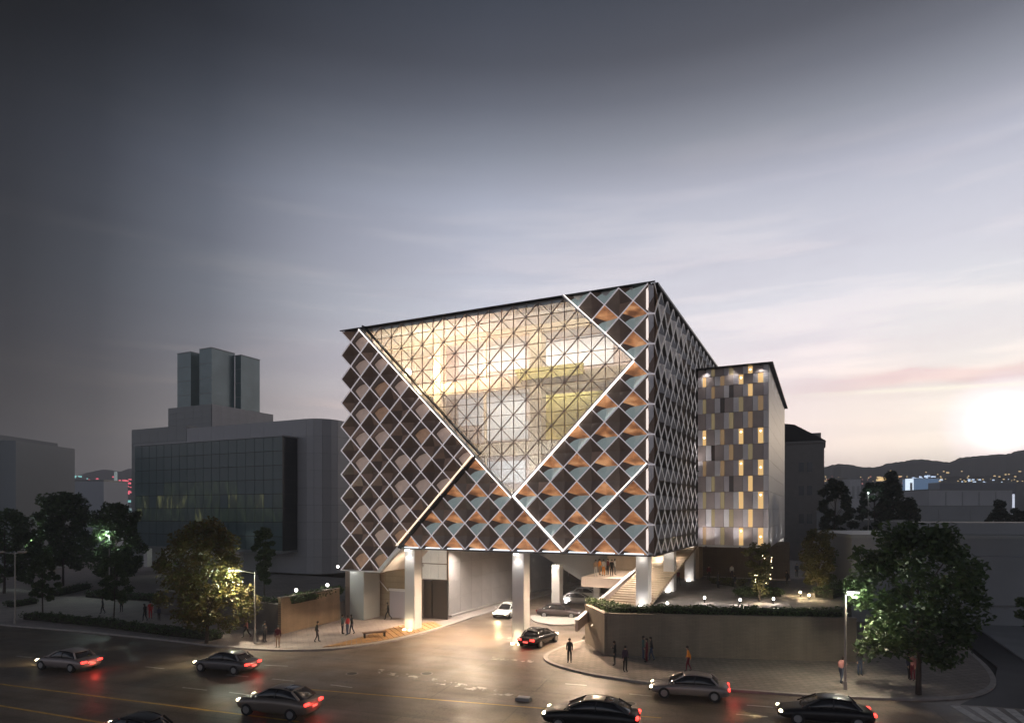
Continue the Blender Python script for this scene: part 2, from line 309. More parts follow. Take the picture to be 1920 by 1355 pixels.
def smooth(pts, k=4):
    out = []; n = len(pts)
    for i in range(n-1):
        p0, p1, p2, p3 = [Vector(pts[min(n-1, max(0, j))]) for j in (i-1, i, i+1, i+2)]
        for s_ in range(k):
            t = s_/k; out.append(tuple(.5*((2*p1)+(p2-p0)*t+(2*p0-5*p1+4*p2-p3)*t*t+(3*p1-p0-3*p2+p3)*t**3)))
    return out+[tuple(pts[-1])]
kl = smooth([tuple(P(*p)[:2]) for p in KL])
struct(MB().prism(kl+[(14,100),(-10,110),(-120,150),(-120,70)], -.09, .12).build('pavement', M_pave))
struct(strip('kerb', kl, .3, -.05, .14, M_kerb, -1))
KR = [(1097,1203),(1060,1214),(1033,1226),(1027,1236),(1045,1247),(1100,1262),(1160,1272),(1225,1281),(1330,1290),(1450,1299),(1560,1306),(1700,1310),(1800,1306),(1845,1294),(1857,1276),(1842,1250),(1815,1225),(1785,1195),(1760,1165)]
kr = smooth([tuple(P(*p)[:2]) for p in KR])
struct(MB().prism(kr+[(45,75),(20,80),(12,64)], -.09, .12).build('pavement', M_pave2))
struct(strip('kerb', kr, .3, -.05, .14, M_kerb, -1))
# side street and the far kerb on the right
struct(MB().prism([tuple(P(*p)[:2]) for p in [(1780,1180),(1870,1250),(1862,1290),(1800,1320),(2100,1340),(2100,1200),(1850,1120),(1790,1120)]], -.08, .004).build('road', M_asph2))
struct(MB().prism([tuple(P(*p)[:2]) for p in [(1775,1140),(1850,1190),(1925,1243),(2200,1300),(2100,1120),(1830,1105)]], -.08, .13).build('pavement', mat('pale_concrete', (.30,.31,.32), .8, var=.1, vs=.4)))

# road markings (sheets 4 mm apart)
M_yel = mat('yellow_road_paint', (.55,.33,.06), .5, var=.25, vs=3)
M_wht = mat('white_road_paint', (.55,.52,.48), .5, var=.3, vs=3)
def wornpaint():
    m = mat('worn_white_paint', (.6,.56,.52), .5); t = m.node_tree; b = t.nodes['Principled BSDF']
    n = t.nodes.new('ShaderNodeTexNoise'); n.inputs['Scale'].default_value = 1.3; n.inputs['Detail'].default_value = 8; n.inputs['Roughness'].default_value = .7
    tcn = t.nodes.new('ShaderNodeTexCoord'); t.links.new(tcn.outputs['Object'], n.inputs['Vector'])
    cr = t.nodes.new('ShaderNodeValToRGB'); e = cr.color_ramp.elements; e[0].position = .5; e[0].color = (0,0,0,1); e[1].position = .58; e[1].color = (1,1,1,1)
    t.links.new(n.outputs['Fac'], cr.inputs[0]); t.links.new(cr.outputs[0], b.inputs['Alpha']); return m
M_worn = wornpaint()
def mark(name, a, b, wd, m, z=.004):
    a, b = P(*a), P(*b); d = (b-a).normalized(); s_ = Vector((-d.y, d.x, 0))*wd/2
    o = MB().add([(p.x, p.y, z) for p in (a-s_, b-s_, b+s_, a+s_)], [(0,1,2,3)]).build(name, m); o['kind'] = 'structure'; return o
mark('lane_marking', (-60,1274), (560,1352), .16, M_yel)
mark('lane_marking', (-60,1312), (300,1372), .16, M_yel)
mark('lane_marking', (560,1290), (1240,1345), .14, M_yel)
for a, b in [((272,1249),(308,1253)),((425,1264),(466,1268)),((342,1288),(388,1293)),((510,1272),(552,1276)),((430,1297),(476,1303)),((495,1246),(540,1248)),((1060,1281),(1100,1284)),
             ((160,1225),(196,1229)),((620,1283),(660,1288)),((30,1229),(60,1232)),((1180,1300),(1222,1304)),((1400,1321),(1450,1325)),((1380,1338),(1440,1343))]:
    mark('dashed_lane_marking', a, b, .13, M_wht)
mark('crosswalk_marking', (705,1256), (960,1302), .9, M_worn, .006)
mark('crosswalk_marking', (935,1196), (985,1192), .5, M_worn, .006)
mark('crosswalk_marking', (915,1232), (1000,1240), .8, M_worn, .006)
for i in range(6): mark('crosswalk_marking', (1790+i*34,1322+i*2), (1840+i*36,1352+i*6), .5, M_wht, .008)

# ================================================================ main building
m_ = 2.31; W = 13*m_; Z0 = 7.65; SW = W+.45; SV0 = .25; DEP = 32.3
OB = (-16.6, 61.9, 0)
MAIN = thing('office_building', 'large cube shaped building with white diamond lattice facade and glowing glazed V, on columns', 'building', OB, ROT)
NJ = 9
def inV(i, j): return i+j > 10 and i-j < 6 and i+j < 19
def inR(i, j): return (0 < i < 13 and 0 < j < 9) or (-1 < j <= 0 and 0 < i < 3+j)
def isleft(i, j): return i-j < 3 and i+j < 10
def facets(ci, cj, kind, zone):
    """list of (polygon in lattice units, material index, depth function)"""
    a = .5
    def d_in(k, mx=0., mz=0.):
        def f(p):
            x, z = (p[0]-ci)/a, (p[1]-cj)/a
            return k*(1-min(1, abs(x-mx*(1-abs(z)))*(1/(1+0*mx))+abs(z)))
        return f
    L, Rr, T, B = (ci-a, cj), (ci+a, cj), (ci, cj+a), (ci, cj-a)
    def q(x, z): return (ci+a*x, cj+a*z)
    if kind == 'pyr': 
        f = d_in(zone[0]); c = (ci, cj)
        return [([L, c, T], zone[1], f), ([c, Rr, T], zone[2], f), ([L, B, c], zone[3], f), ([B, Rr, c], zone[4], f)]
    if kind == 'tilt':
        fl = lambda k, kx, kz: (lambda p: k+kx*(p[0]-ci)/a+kz*(p[1]-cj)/a)
        li, dk, d2 = zone[1], zone[2], zone[3]
        return [([q(-.72,-.05), q(.02,-.88), q(1,0), q(.5,.5), q(.05,.42), q(-.32,.30)], li, fl(.24, -.05, .16)),
                ([q(-1,0), q(-.72,-.05), q(-.32,.30), q(.05,.42), q(.5,.5), q(0,1)], dk, fl(.10, .0, .02)),
                ([q(-1,0), q(0,-1), q(.02,-.88), q(-.72,-.05)], d2, fl(.16, -.05, .12)), ([q(0,-1), q(1,0), q(.02,-.88)], dk, fl(.14, 0, .1))]
    if kind == 'win':
        f = d_in(.5)
        return [([q(-1,0), q(-.6,-.4), q(-.5,-.3), q(-.3,-.12), q(0,0), q(-.35,.12), q(-.75,.25)], 0, f),
                ([q(-.75,.25), q(-.35,.12), q(0,0), q(0,1)], 1, f), ([q(0,0), q(1,0), q(0,1)], 1, f),
                ([q(-.6,-.4), q(0,-1), q(0,0), q(-.3,-.12), q(-.5,-.3)], 2, f), ([q(0,-1), q(1,0), q(0,0)], 2, f)]
def make_panel(name, fl, mats, region, tf, parent):
    mb = MB()
    for poly, mi, f in fl:
        for (a, b, c) in region: poly = clip(poly, a, b, c) if len(poly) > 2 else poly
        if len(poly) < 3: continue
        vs = [tf(p[0], p[1], f(p)) for p in poly]; n = len(vs); mb.add(vs, [tuple(range(n))], mi)
        vs = [tf(p[0], p[1], f(p)+.06) for p in poly]; mb.add(vs, [tuple(range(n))[::-1]], mi)
    if mb.v: return mb.build(name, mats, parent)
fr = lambda i, j, d: (i*m_, .05+d, Z0+j*m_)
full = [(-1,0,0),(1,0,13),(0,-1,0),(0,1,9)]
lowr = [(-1,0,0),(0,-1,1),(1,-1,3)]
rr = random.Random(3)
palA = [M_dark, M_brown, M_tan, M_grey, mat('copper_bronze', (.34,.21,.14), .4, .3, emis=(.55,.32,.20), es=.20, var=.3, vs=1.5)]  # copper tone carries the same fill emission
for jj in range(-2, 19):
    for ii in range(0, 27):
        if (ii+jj) % 2 == 0 or ii == 0: continue
        ci, cj = ii/2, jj/2                      # centre of a diamond
        A = (ii % 2 == 1)
        # keep if the diamond overlaps the facade outside the V
        test = [(ci+dx, cj+dz) for dx, dz in ((0,0),(-.3,0),(.3,0),(0,.3),(0,-.3))]
        ok = [t for t in test if inR(*t) and not inV(*t)]
        if not ok or inV(ci, cj): continue
        left = isleft(*ok[0])
        reg = lowr if (left and cj < .6) else full
        if left:
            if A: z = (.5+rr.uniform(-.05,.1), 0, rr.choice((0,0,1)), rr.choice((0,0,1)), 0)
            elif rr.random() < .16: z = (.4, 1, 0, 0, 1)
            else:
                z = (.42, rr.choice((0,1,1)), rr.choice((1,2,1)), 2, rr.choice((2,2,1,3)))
            if not A and z[3] == 2: make_panel('facade_panel', facets(ci, cj, 'tilt', (0, rr.choice((2,2,2,4)), rr.choice((0,0,1)), 0)), palA, reg, fr, MAIN)  # pale and dark facets: shading of the fold put into the colours
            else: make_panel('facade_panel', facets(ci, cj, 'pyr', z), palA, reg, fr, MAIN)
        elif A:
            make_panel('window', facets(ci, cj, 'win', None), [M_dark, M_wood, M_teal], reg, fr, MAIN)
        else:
            make_panel('facade_panel', facets(ci, cj, 'pyr', (-.02+.32, 3, 0, 3, rr.choice((0,0,1)))), palA, reg, fr, MAIN)  # lighter left, darker right facets: face shading done by material
# lattice bars of the front: runs of half steps along both diagonals
def runs(test):
    out = []
    for sgn in (1, -1):
        for c2 in range(-40, 60):
            if c2 % 2: continue
            cur = None
            for k in range(-4, 28):
                p = (k/2, (c2/2 - k/2) if sgn < 0 else (k/2 - c2/2)); q_ = (p[0]+.5, p[1]-.5 if sgn < 0 else p[1]+.5)
                mid = ((p[0]+q_[0])/2, (p[1]+q_[1])/2)
                if test(*mid): cur = [p, q_] if cur is None else [cur[0], q_]
                elif cur: out.append(cur); cur = None
            if cur: out.append(cur)
    return out
def t_front(i, j):
    if -1 <= j <= 0: return 0 < i < 3+j
    return 0 < i < 13 and 0 < j < 9 and not (i+j > 10 and i-j < 6 and i+j < 19)
for p, q_ in runs(t_front):
    MB().bar(fr(p[0], p[1], -.05), fr(q_[0], q_[1], -.05), .062, .12).build('lattice_bar', M_bar, MAIN)
for i in range(0, 14):                           # node studs at the ends of the lattice
    pass
# glass of the V with its mullions
gfr = lambda i, j, d=0: (i*m_, .32+d, Z0+j*m_)
Vreg = [(-1,-1,-10),(1,-1,6),(1,1,19),(0,1,9)]
for a in range(2, 26):
    for b in range(4, 18):
        poly = [(a/2+.02,b/2+.02),(a/2+.48,b/2+.02),(a/2+.48,b/2+.48),(a/2+.02,b/2+.48)]
        for r_ in Vreg: poly = clip(poly, *r_) if len(poly) > 2 else poly
        if len(poly) < 3: continue
        n = len(poly); vs = [gfr(*p) for p in poly]+[gfr(p[0], p[1], .02) for p in poly]
        MB().add(vs, [tuple(range(n)), tuple(range(n, 2*n))[::-1]]+[(i, n+i, n+(i+1)%n, (i+1)%n) for i in range(n)]).build('glass_pane', M_glass, MAIN)
M_mul = mat('taupe_mullion', (.34,.27,.24), .5)
def clipseg(p, q_):
    t0, t1 = 0., 1.
    for a, b, c in Vreg:
        dp, dq = a*p[0]+b*p[1]-c, a*q_[0]+b*q_[1]-c
        if dp > 0 and dq > 0: return None
        if dp > 0: t0 = max(t0, dp/(dp-dq))
        elif dq > 0: t1 = min(t1, dp/(dp-dq))
    if t1-t0 < 1e-3: return None
    f = lambda t: (p[0]+t*(q_[0]-p[0]), p[1]+t*(q_[1]-p[1]))
    a, b = f(t0), f(t1)
    return (a, b) if math.dist(a, b) > .15 else None
segs = [((a/2, 0), (a/2, 10), .05, 0) for a in range(2, 26)]+[((0, b/2), (14, b/2), .05, .012) for b in range(4, 18)]
segs += [((0, c), (14, c-14), .05, -.02) for c in range(11, 19)]+[((c, 0), (c+14, 14), .065, -.04) for c in range(-8, 6)]
for p, q_, wd, dd in segs:
    s_ = clipseg(p, q_)
    if s_: MB().bar(gfr(*s_[0], -.06+dd), gfr(*s_[1], -.06+dd), wd, .09).build('mullion', M_mul, MAIN)
# bright edge bands of the V and of the lower joints
def band(p, q_, wd, mm, led, off=0, dp=.35, d=-.1):
    dv = Vector((q_[0]-p[0], q_[1]-p[1])).normalized(); nv = Vector((-dv.y, dv.x))*off
    a, b = (p[0]+nv.x, p[1]+nv.y), (q_[0]+nv.x, q_[1]+nv.y)
    e = MB().bar(fr(*a, d), fr(*b, d), wd, dp).build('edge_band', mm, MAIN)
    if led:
        o2 = nv*0+Vector((-dv.y, dv.x))*led*(wd/2/m_+.03); a2, b2 = (a[0]+o2.x, a[1]+o2.y), (b[0]+o2.x, b[1]+o2.y)
        MB().bar(fr(*a2, d-.02), fr(*b2, d-.02), .05, .2).build('light_strip', M_led, MAIN)
band((1,9), (8,2), .13, M_white, -1)
band((1.12,9), (6.6,3.52), .12, M_black, 0, .1, .45, -.12)
band((8,2), (10,0), .09, M_white, 1)
band((8,2), (12.5,6.5), .09, M_white, -1)
band((12.5,6.5), (10,9), .09, M_white, -1)
band((10,0), (13,3), .11, M_white, 1)
band((3,0), (6.5,3.5), .20, M_black, 0, 0, .4, -.15)
band((2,-1), (3,0), .34, M_white, 0)
band((2.9,0), (6.4,3.5), .06, M_ledw, 0, .11, .2, -.03)
# roof rim, roof, body behind the skin
MB().box2((-.12,-.09,Z0+9*m_+.035), (SW+.1,.10,Z0+9*m_+.11)).build('roof_edge', M_black, MAIN)
MB().box2((SW-.3,.52,Z0+9*m_-.02), (SW+.22,DEP+.1,Z0+9*m_+.16)).build('roof_edge', M_black, MAIN)
MB().box2((.2,.105,Z0+9*m_+.05), (SW-.32,DEP,Z0+9*m_+.12)).build('roof', M_black, MAIN)
zb, zt = Z0, Z0+9*m_-.28
core = MB()
core.box2((.7,10.5,zb), (W-.4,DEP,zt))                       # rear volume
core.box2((W-1.3,.75,zb), (W-.62,10.48,zt))                    # right flank
core.box2((.7,.75,zb), (1.6,10.48,zt))
core.build('inner_wall', M_dark, MAIN)
# dark lining just behind the solid parts of the skin (so no light leaks between panels)
def lining(poly):
    vs = [(p[0]*m_, .72, Z0+p[1]*m_) for p in poly]; n = len(vs); vs += [(v[0], .82, v[2]) for v in vs]
    MB().add(vs, [tuple(range(n)), tuple(range(n, 2*n))[::-1]]+[(i, n+i, n+(i+1)%n, (i+1)%n) for i in range(n)]).build('lining_wall', M_dark, MAIN)
lining([(.5,-.9),(2,-.9),(3,0.03),(8,.03),(8,2),(1,9),(.5,9)][0:1]+[(1.9,-.9),(2.9,.03),(9.9,.03),(8,1.93),(.98,8.85),(.5,8.85)])
lining([(9.95,.03),(12.9,.03),(12.9,6.85),(8.05,1.98)]); lining([(12.9,6.3),(12.9,8.86),(10.1,8.86),(12.55,6.5)])
MB().box2((.3,.6,Z0-.16), (W-.05,DEP,Z0-.02)).build('soffit', M_soffit, MAIN)
MB().box2((-.1,-.12,Z0-.14), (SW+.05,.56,Z0-.04)).build('lower_edge', mat('dark_lower_trim', (.10,.09,.09), .4, .3), MAIN) if False else None
MB().box2((3*m_+.05,-.14,Z0-.13), (SW+.05,.55,Z0-.03)).build('lower_edge', mat('dark_lower_trim', (.10,.09,.09), .4, .3), MAIN)
MB().box2((SW-.3,.57,Z0-.13), (SW+.05,DEP,Z0-.03)).build('lower_edge', _m['dark_lower_trim'], MAIN)
MB().box2((3.1*m_,.20,Z0), (W-.1,.28,Z0+.07)).build('light_strip', mat('cool_led_strip', (.8,.9,1), .4, emis=(.85,.93,1), es=2.2), MAIN)
# lower left extension body
MB().prism([(.5,.83),(2*m_-.1,.83),(2*m_-.1,6),(.5,6)], Z0-.95*m_, Z0-.17).build('lower_bay', M_grey, MAIN)
MB().box2((-.05,-.05,Z0-m_-.1), (2*m_+.1,.7,Z0-m_)).build('lower_edge', M_white, MAIN)
vs = [(2*m_+.02,.0,Z0-m_),(3*m_+.02,.0,Z0-.02),(3*m_+.02,5,Z0-.02),(2*m_+.02,5,Z0-m_)]
MB().add(vs+[(x+.35,y,z) for x,y,z in vs], [(0,1,2,3),(7,6,5,4),(0,4,5,1),(1,5,6,2),(2,6,7,3),(3,7,4,0)]).build('sloped_soffit', M_conc, MAIN)
# atrium: floors, frame, back wall with lit panels
M_beige = mat('beige_frame', (.62,.52,.37), .6, var=.08, vs=.6)
M_back = mat('pale_atrium_wall', (.72,.62,.58), .7, var=.06, vs=.4)
M_winlit = mat('lit_white_window', (.7,.7,.7), .5, emis=(.80,.80,.86), es=.40, var=.05)
M_ywall = mat('yellow_stair_wall', (.72,.62,.22), .6, var=.12, vs=.5)
MB().box2((1.62,10.2,zb), (W-1.32,10.45,zt)).build('atrium_wall', M_back, MAIN)
MB().box2((1.61,.86,zb+.22), (1.75,10.17,zt-.07)).build('atrium_side_wall', M_back, MAIN)
MB().box2((W-1.46,.86,zb+.22), (W-1.33,10.17,zt-.07)).build('atrium_side_wall', M_back, MAIN)
MB().box2((1.62,.85,zb), (W-1.32,10.18,zb+.2)).build('atrium_floor', M_beige, MAIN)
MB().box2((1.62,.37,zt-.05), (W-1.32,10.18,zt+.30)).build('atrium_ceiling', M_conc, MAIN)
BV = 5.0
def bpos(px, py, v=BV):                       # local u,z of a sight through the glass at local depth v
    a = (px-960)/FX; D = None                 # solve (OB+u*U+v*V).x = a*.y
    ox, oy = OB[0]+v*V.x, OB[1]+v*V.y; u = (a*oy-ox)/(U.x-a*U.y); D = oy+u*U.y
    return u, H-(py-HY)/FX*D
for px, wd in ((818,.9),(1004,1.15),(1190,.9)):
    u, _z = bpos(px, 800); MB().box2((u-wd/2,BV,zb+.2), (u+wd/2,BV+1.1,zt-.06)).build('atrium_column', M_beige, MAIN)
u, _z = bpos(906, 700); MB().box2((u-.12,BV+.3,zb+.2), (u+.12,BV+.55,zt-.06)).build('atrium_post', M_beige, MAIN)
for i, (py, th) in enumerate(((598,2.3),(712,1.15),(838,1.25),(925,.9))):
    z = bpos(1004, py)[1]; MB().box2((1.65,BV+.15,z-th/2), (W-1.35,BV+.95,z+th/2)).build('floor_beam', M_beige, MAIN)
    MB().box2((1.65,BV+.97,z-.15), (W-1.35,10.15,z+.15)).build('floor_slab', M_conc, MAIN)
for (a, b, c, d) in ((905,795,990,822),(905,866,985,905),(1015,866,1060,900),(1016,800,1045,822),(660,660,800,700),(1018,640,1150,680),(860,650,985,690),(860,735,985,790)):
    u0, z1 = bpos(a, b, 10.1); u1, z0 = bpos(c, d, 10.1)
    if u0 > 1.7: MB().box2((u0,10.05,z0), (u1,10.15,z1)).build('atrium_window', M_winlit, MAIN)
u0, z1 = bpos(1006, 742, 8); u1, z0 = bpos(1130, 830, 8)
MB().add([(u0,8,z1),(u0,8,z0+1.7),(u0+1.3,8,z0),(u1,8,z0),(u1,8,z1),(u0,8.2,z1),(u0,8.2,z0+1.7),(u0+1.3,8.2,z0),(u1,8.2,z0),(u1,8.2,z1)],
    [(0,1,2,3,4),(9,8,7,6,5),(0,5,6,1),(1,6,7,2),(2,7,8,3),(3,8,9,4),(4,9,5,0)]).build('stair_wall', M_ywall, MAIN)
u0, z1 = bpos(966, 692, 4.6); u1, z0 = bpos(1092, 700, 4.6)
MB().box2((u0+.5,4.75,z0), (u1,4.95,z1)).add([(u0-.2,4.72,z1),(u0+.48,4.72,z0-.3),(u0+.48,4.72,z1),(u0-.2,4.9,z1),(u0+.48,4.9,z0-.3),(u0+.48,4.9,z1)], [(0,1,2),(5,4,3),(0,3,4,1),(1,4,5,2),(2,5,3,0)]).build('yellow_beam', M_ywall, MAIN)
# side facade lattice
ms = (DEP-SV0)/14
sf = lambda k, j, d: (SW-.05-d, SV0+k*ms, Z0+j*m_)
sreg = [(-1,0,0),(1,0,14),(0,-1,0),(0,1,9)]
for jj in range(0, 19):
    for kk in range(0, 29):
        if (kk+jj) % 2 == 0: continue
        A = kk % 2 == 1
        z = (.40, 0, 0, 0, 0) if A else (-.32, 0, 1, 0, rr.choice((1,1,0)))
        if not A and jj >= 13 and kk <= 7+(jj-13) and rr.random() < .8: z = (-.32, 0, 1, 2, 1)  # white facets imitate bright reflections near the top corner
        make_panel('side_panel', facets(kk/2, jj/2, 'pyr', z), [mat('side_black_bronze', (.030,.022,.019), .35, .3, var=.2), mat('side_brown_bronze', (.11,.07,.052), .4, .3, emis=(.3,.18,.12), es=.07, var=.3), M_white], sreg, sf, MAIN)  # brown facets glow faintly in place of ambient light
for p, q_ in runs(lambda i, j: 0 < i < 14 and 0 < j < 9):
    a, b = sf(p[0], p[1], -.05), sf(q_[0], q_[1], -.05)
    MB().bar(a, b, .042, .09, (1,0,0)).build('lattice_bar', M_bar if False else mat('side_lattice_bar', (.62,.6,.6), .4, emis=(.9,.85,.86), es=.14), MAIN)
# chamfered corner
ch = MB(); ch.add([(W+.02,.12,Z0),(SW-.08,.30,Z0),(SW-.08,.30,Z0+9*m_-.05),(W+.02,.12,Z0+9*m_-.05),(W-.5,.8,Z0),(W-.5,.8,Z0+9*m_-.05)], [(0,1,2,3),(1,4,5,2),(0,3,5,4)])
ch.build('corner_panel', M_white, MAIN)
for j in range(0, 9):
    if j: MB().bar((W-.02,-.05,Z0+j*m_), (SW+.05,.2,Z0+j*m_), .09, .1).build('corner_bar', M_bar, MAIN)
    MB().add([(W+.05,.10,Z0+(j+.1)*m_),(W+.05,.10,Z0+(j+.32)*m_),(SW-.03,.27,Z0+(j+.62)*m_),(SW-.03,.27,Z0+(j+.02)*m_),
              (W+.05,.14,Z0+(j+.1)*m_),(W+.05,.14,Z0+(j+.32)*m_),(SW-.03,.31,Z0+(j+.62)*m_),(SW-.03,.31,Z0+(j+.02)*m_)],
             [(0,3,2,1),(4,5,6,7),(0,1,5,4),(1,2,6,5),(2,3,7,6),(3,0,4,7)]).build('corner_fin', M_dark, MAIN)
MB().bar((W-.10,.16,Z0+.02), (W-.10,.16,Z0+9*m_-.1), .14, .1).build('light_strip', mat('corner_led_strip', (.9,.8,.75), .4, emis=(1,.86,.78), es=.9), MAIN)
# atrium light: added area fills, and a glowing ball for the sun glint
def area(loc, sx, sy, power, col, rot=(0,0,0), parent=None):  # area fills without fixtures, not all of them at a ceiling
    d = bpy.data.lights.new('ceiling_light', 'AREA'); d.shape = 'RECTANGLE'; d.size = sx; d.size_y = sy; d.energy = power; d.color = col
    o = bpy.data.objects.new('ceiling_light', d); C.objects.link(o); o.location = loc; o.rotation_euler = rot
    if parent: o.parent = parent
    return o
area((15,1.6,zt-.15), 25, 1.0, 2300, (1,.86,.72), (R(30),0,0), MAIN)
area((18,7.5,zt-.15), 14, 2, 750, (1,.86,.74), (0,0,0), MAIN)
for z, uu, pw in ((bpos(1004,712)[1],17,600),(bpos(1004,838)[1],18.5,420),(bpos(1004,598)[1],14,600)):
    area((uu,7.8,z-.2), 12, 1.4, pw, (1,.90,.80), (0,0,0), MAIN)
area((17.5,1.3,Z0+2.3*m_), 4, .5, 500, (.95,.92,1), (R(120),0,0), MAIN)  # added fill from low in front, aimed up at the beams
LU, LZ = bpos(765, 698, 1.3)
MB().ball((LU,1.3,LZ), .34, 12, 8).build('sun_glint_ball', mat('sun_glint_glow', (1,1,1), .5, emis=(1,.88,.55), es=16), MAIN, smooth=True)  # made-up ball in place of a sun glint on the glass
MB().tube((LU,1.3,LZ+.34), (LU,1.3,zt-.06), .03).build('glint_ball_cord', M_black, MAIN)  # cord added to carry the glint ball
point((LU,1.3,LZ), 0, (1,.78,.38), .34, MAIN) if False else None
point((LU+1.2,3.6,LZ+.2), 1300, (1,.76,.46), .4, MAIN)  # added warm source imitating sunset reflected in the glass
point((LU+6,3.8,LZ+.5), 1000, (1,.62,.48), .5, MAIN)  # added pinkish source for the colour fade, no fixture

# ---------------------------------------------------------------- columns under the cube
M_col = mat('white_column_render', (.70,.68,.66), .6, var=.05, vs=.8)
M_lamp = mat('lamp_glow', (1,1,1), .5, emis=(1,.93,.84), es=14)
M_lampw = mat('warm_lamp_glow', (1,1,1), .5, emis=(1,.80,.45), es=14)
def column(px, py, z, top, wd, label, lights=(1,1), warm=False, power=24):
    p = P(px, py, z); t = thing('column', label, 'column', p, ROT, 'columns carrying the buildings')
    MB().box((0,0,(top-z)/2), (wd,wd*1.15,top-z)).build('shaft', M_col, t)
    if lights[0]:
        b = MB().tube((-wd*.3,-wd*.95,.0), (-wd*.3,-wd*.95,.10), .17, .15, 12).tube((wd*.3,-wd*.95,.0), (wd*.3,-wd*.95,.10), .17, .15, 12) if warm else MB().tube((0,-wd*.95,0), (0,-wd*.95,.12), .2, .17, 12)
        b.build('floor_light', M_lampw if warm else M_lamp, t)
        spot((0,-wd*1.0,.25), (0,.28,1), power*.9, (1,.80,.5) if warm else (.95,.95,1), 95, .9, .1, t)
        point((0,-wd*1.1,.35), power*.2, (1,.80,.5) if warm else (1,.93,.85), .12, t)
    if lights[1]:
        MB().tube((0,-wd*.95,top-z-.10), (0,-wd*.95,top-z), .2, .2, 12).build('ceiling_light', M_lamp, t)
        spot((0,-wd*1.0,top-z-.2), (0,.22,-1), power*1.1, (1,.95,.9), 110, .9, .12, t)
    return t
TOPC = Z0-.16
column(775,1178,.12,TOPC,1.05,'square white column on the paved corner with warm lights at its foot', (1,1), True, 70)
column(977,1203,0,TOPC,1.05,'square white column standing in the road beside the black sedan', (1,1), True, 70)
column(1045,1139,.0,4.9,.95,'white column meeting the sloped grey soffit above the driveway', (0,1))
column(1207,1134,2.9,TOPC,1.05,'white column on the plaza below the front corner of the lattice cube')
column(1256,1107,2.9,TOPC,1.05,'second white column on the plaza, next to the steps')
column(1294,1087,2.9,TOPC,1.05,'white column on the plaza nearest the dark brick wall')
column(1463,1052,2.9,7.25,1.0,'thin white column under the outer corner of the checkered hotel')
# general light under the cube (downlights added as fill for road and walls)
def fill_downlight(u, v, power, col=(1,.68,.42), ang=130, fy=-.25):
    o = MB().tube((u,v,Z0-.20), (u,v,Z0-.165), .22, .22, 12).build('fill_downlight', M_lampw, MAIN)
    spot((u,v,Z0-.28), (0,fy,-1), power, col, ang, 1, .2, MAIN)
for u, v, pw in ((3.5,1.5,900),(8,2,650),(13.5,2,900),(19,2,900),(24.5,3,700),(9,8,350),(15,9,500),(21,10,500),(25,14,260),(27,9,150),(26.5,21,260),(13.5,17,420),(16,25,420)): fill_downlight(u, v, pw*9, (1,.73,.50) if v < 5 else (1,.86,.74), 145, -.55 if v < 5 else -.1)

# ---------------------------------------------------------------- under-croft
M_panelg = mat('grey_wall_panel', (.36,.345,.34), .5, var=.06, vs=.5, bump=.05)
M_joint = mat('dark_joint', (.10,.10,.10), .8)
def panel_wall(parent, x0, x1, z0, z1, nx, nz, y, th, m, name='wall_panel', gap=.02, face=-1, axis='x', zs=None):
    """a grid of separate slabs in front of a dark backing wall; axis x = along local x, y = along local y"""
    cache = {}
    zs = zs or [z0+(z1-z0)*k/nz for k in range(nz+1)]
    for b in range(len(zs)-1):
        for a in range(nx):
            sx = (x1-x0)/nx-gap; sz = zs[b+1]-zs[b]-gap; key = (round(sx,3), round(sz,3))
            if key not in cache:
                mb = MB().box((0,0,0), (sx,th,sz) if axis == 'x' else (th,sx,sz)); cache[key] = mb.mesh(name, m)
            cx = x0+(x1-x0)*(a+.5)/nx; o = link(name, cache[key], parent, (cx, y, (zs[b]+zs[b+1])/2) if axis == 'x' else (y, cx, (zs[b]+zs[b+1])/2))
# long grey wall along the driveway, with the entrance block
g0 = P(840,1158)
GW = thing('lobby_wall', 'long grey panelled wall beside the driveway under the lattice cube', 'wall', (g0.x, g0.y, .12), ROT)
MB().box2((-2.0,.1,0), (-.02,36,Z0-.30)).build('backing_wall', M_joint, GW)
panel_wall(GW, .05, 35.9, 0, Z0-.32, 15, 4, 0, .06, M_panelg, axis='y')
MB().box2((.05,0,0), (.45,36,.16)).build('plinth', M_kerb, GW)
# entrance block facing the camera
e0 = P(787,1161); EB = thing('entrance_door', 'tall dark double entrance door set beside the white column', 'door', (e0.x, e0.y+.3, .12), ROT)
MB().box2((0,.35,0), (3.0,.5,3.9)).build('door_leaf', mat('dark_door_glass', (.06,.055,.052), .2, .2), EB)
MB().box2((0,.0,0), (.25,.34,3.9)).build('door_reveal', M_grey, EB); MB().box2((1.15,.26,0), (1.25,.34,3.9)).build('door_mullion', M_black, EB)
for k in range(3):
    for q2 in range(2): MB().box2((.05+k*.98,.30,4.0+q2*1.6), (.98+k*.98,.36,5.5+q2*1.6)).build('transom_pane', mat('lit_transom_glass', (.5,.5,.48), .2, emis=(.62,.56,.48), es=.45, var=.1), EB)
MB().box2((-.1,.4,3.95), (3.1,.55,7.2)).build('transom_frame', mat('bronze_frame', (.25,.19,.14), .5), EB)
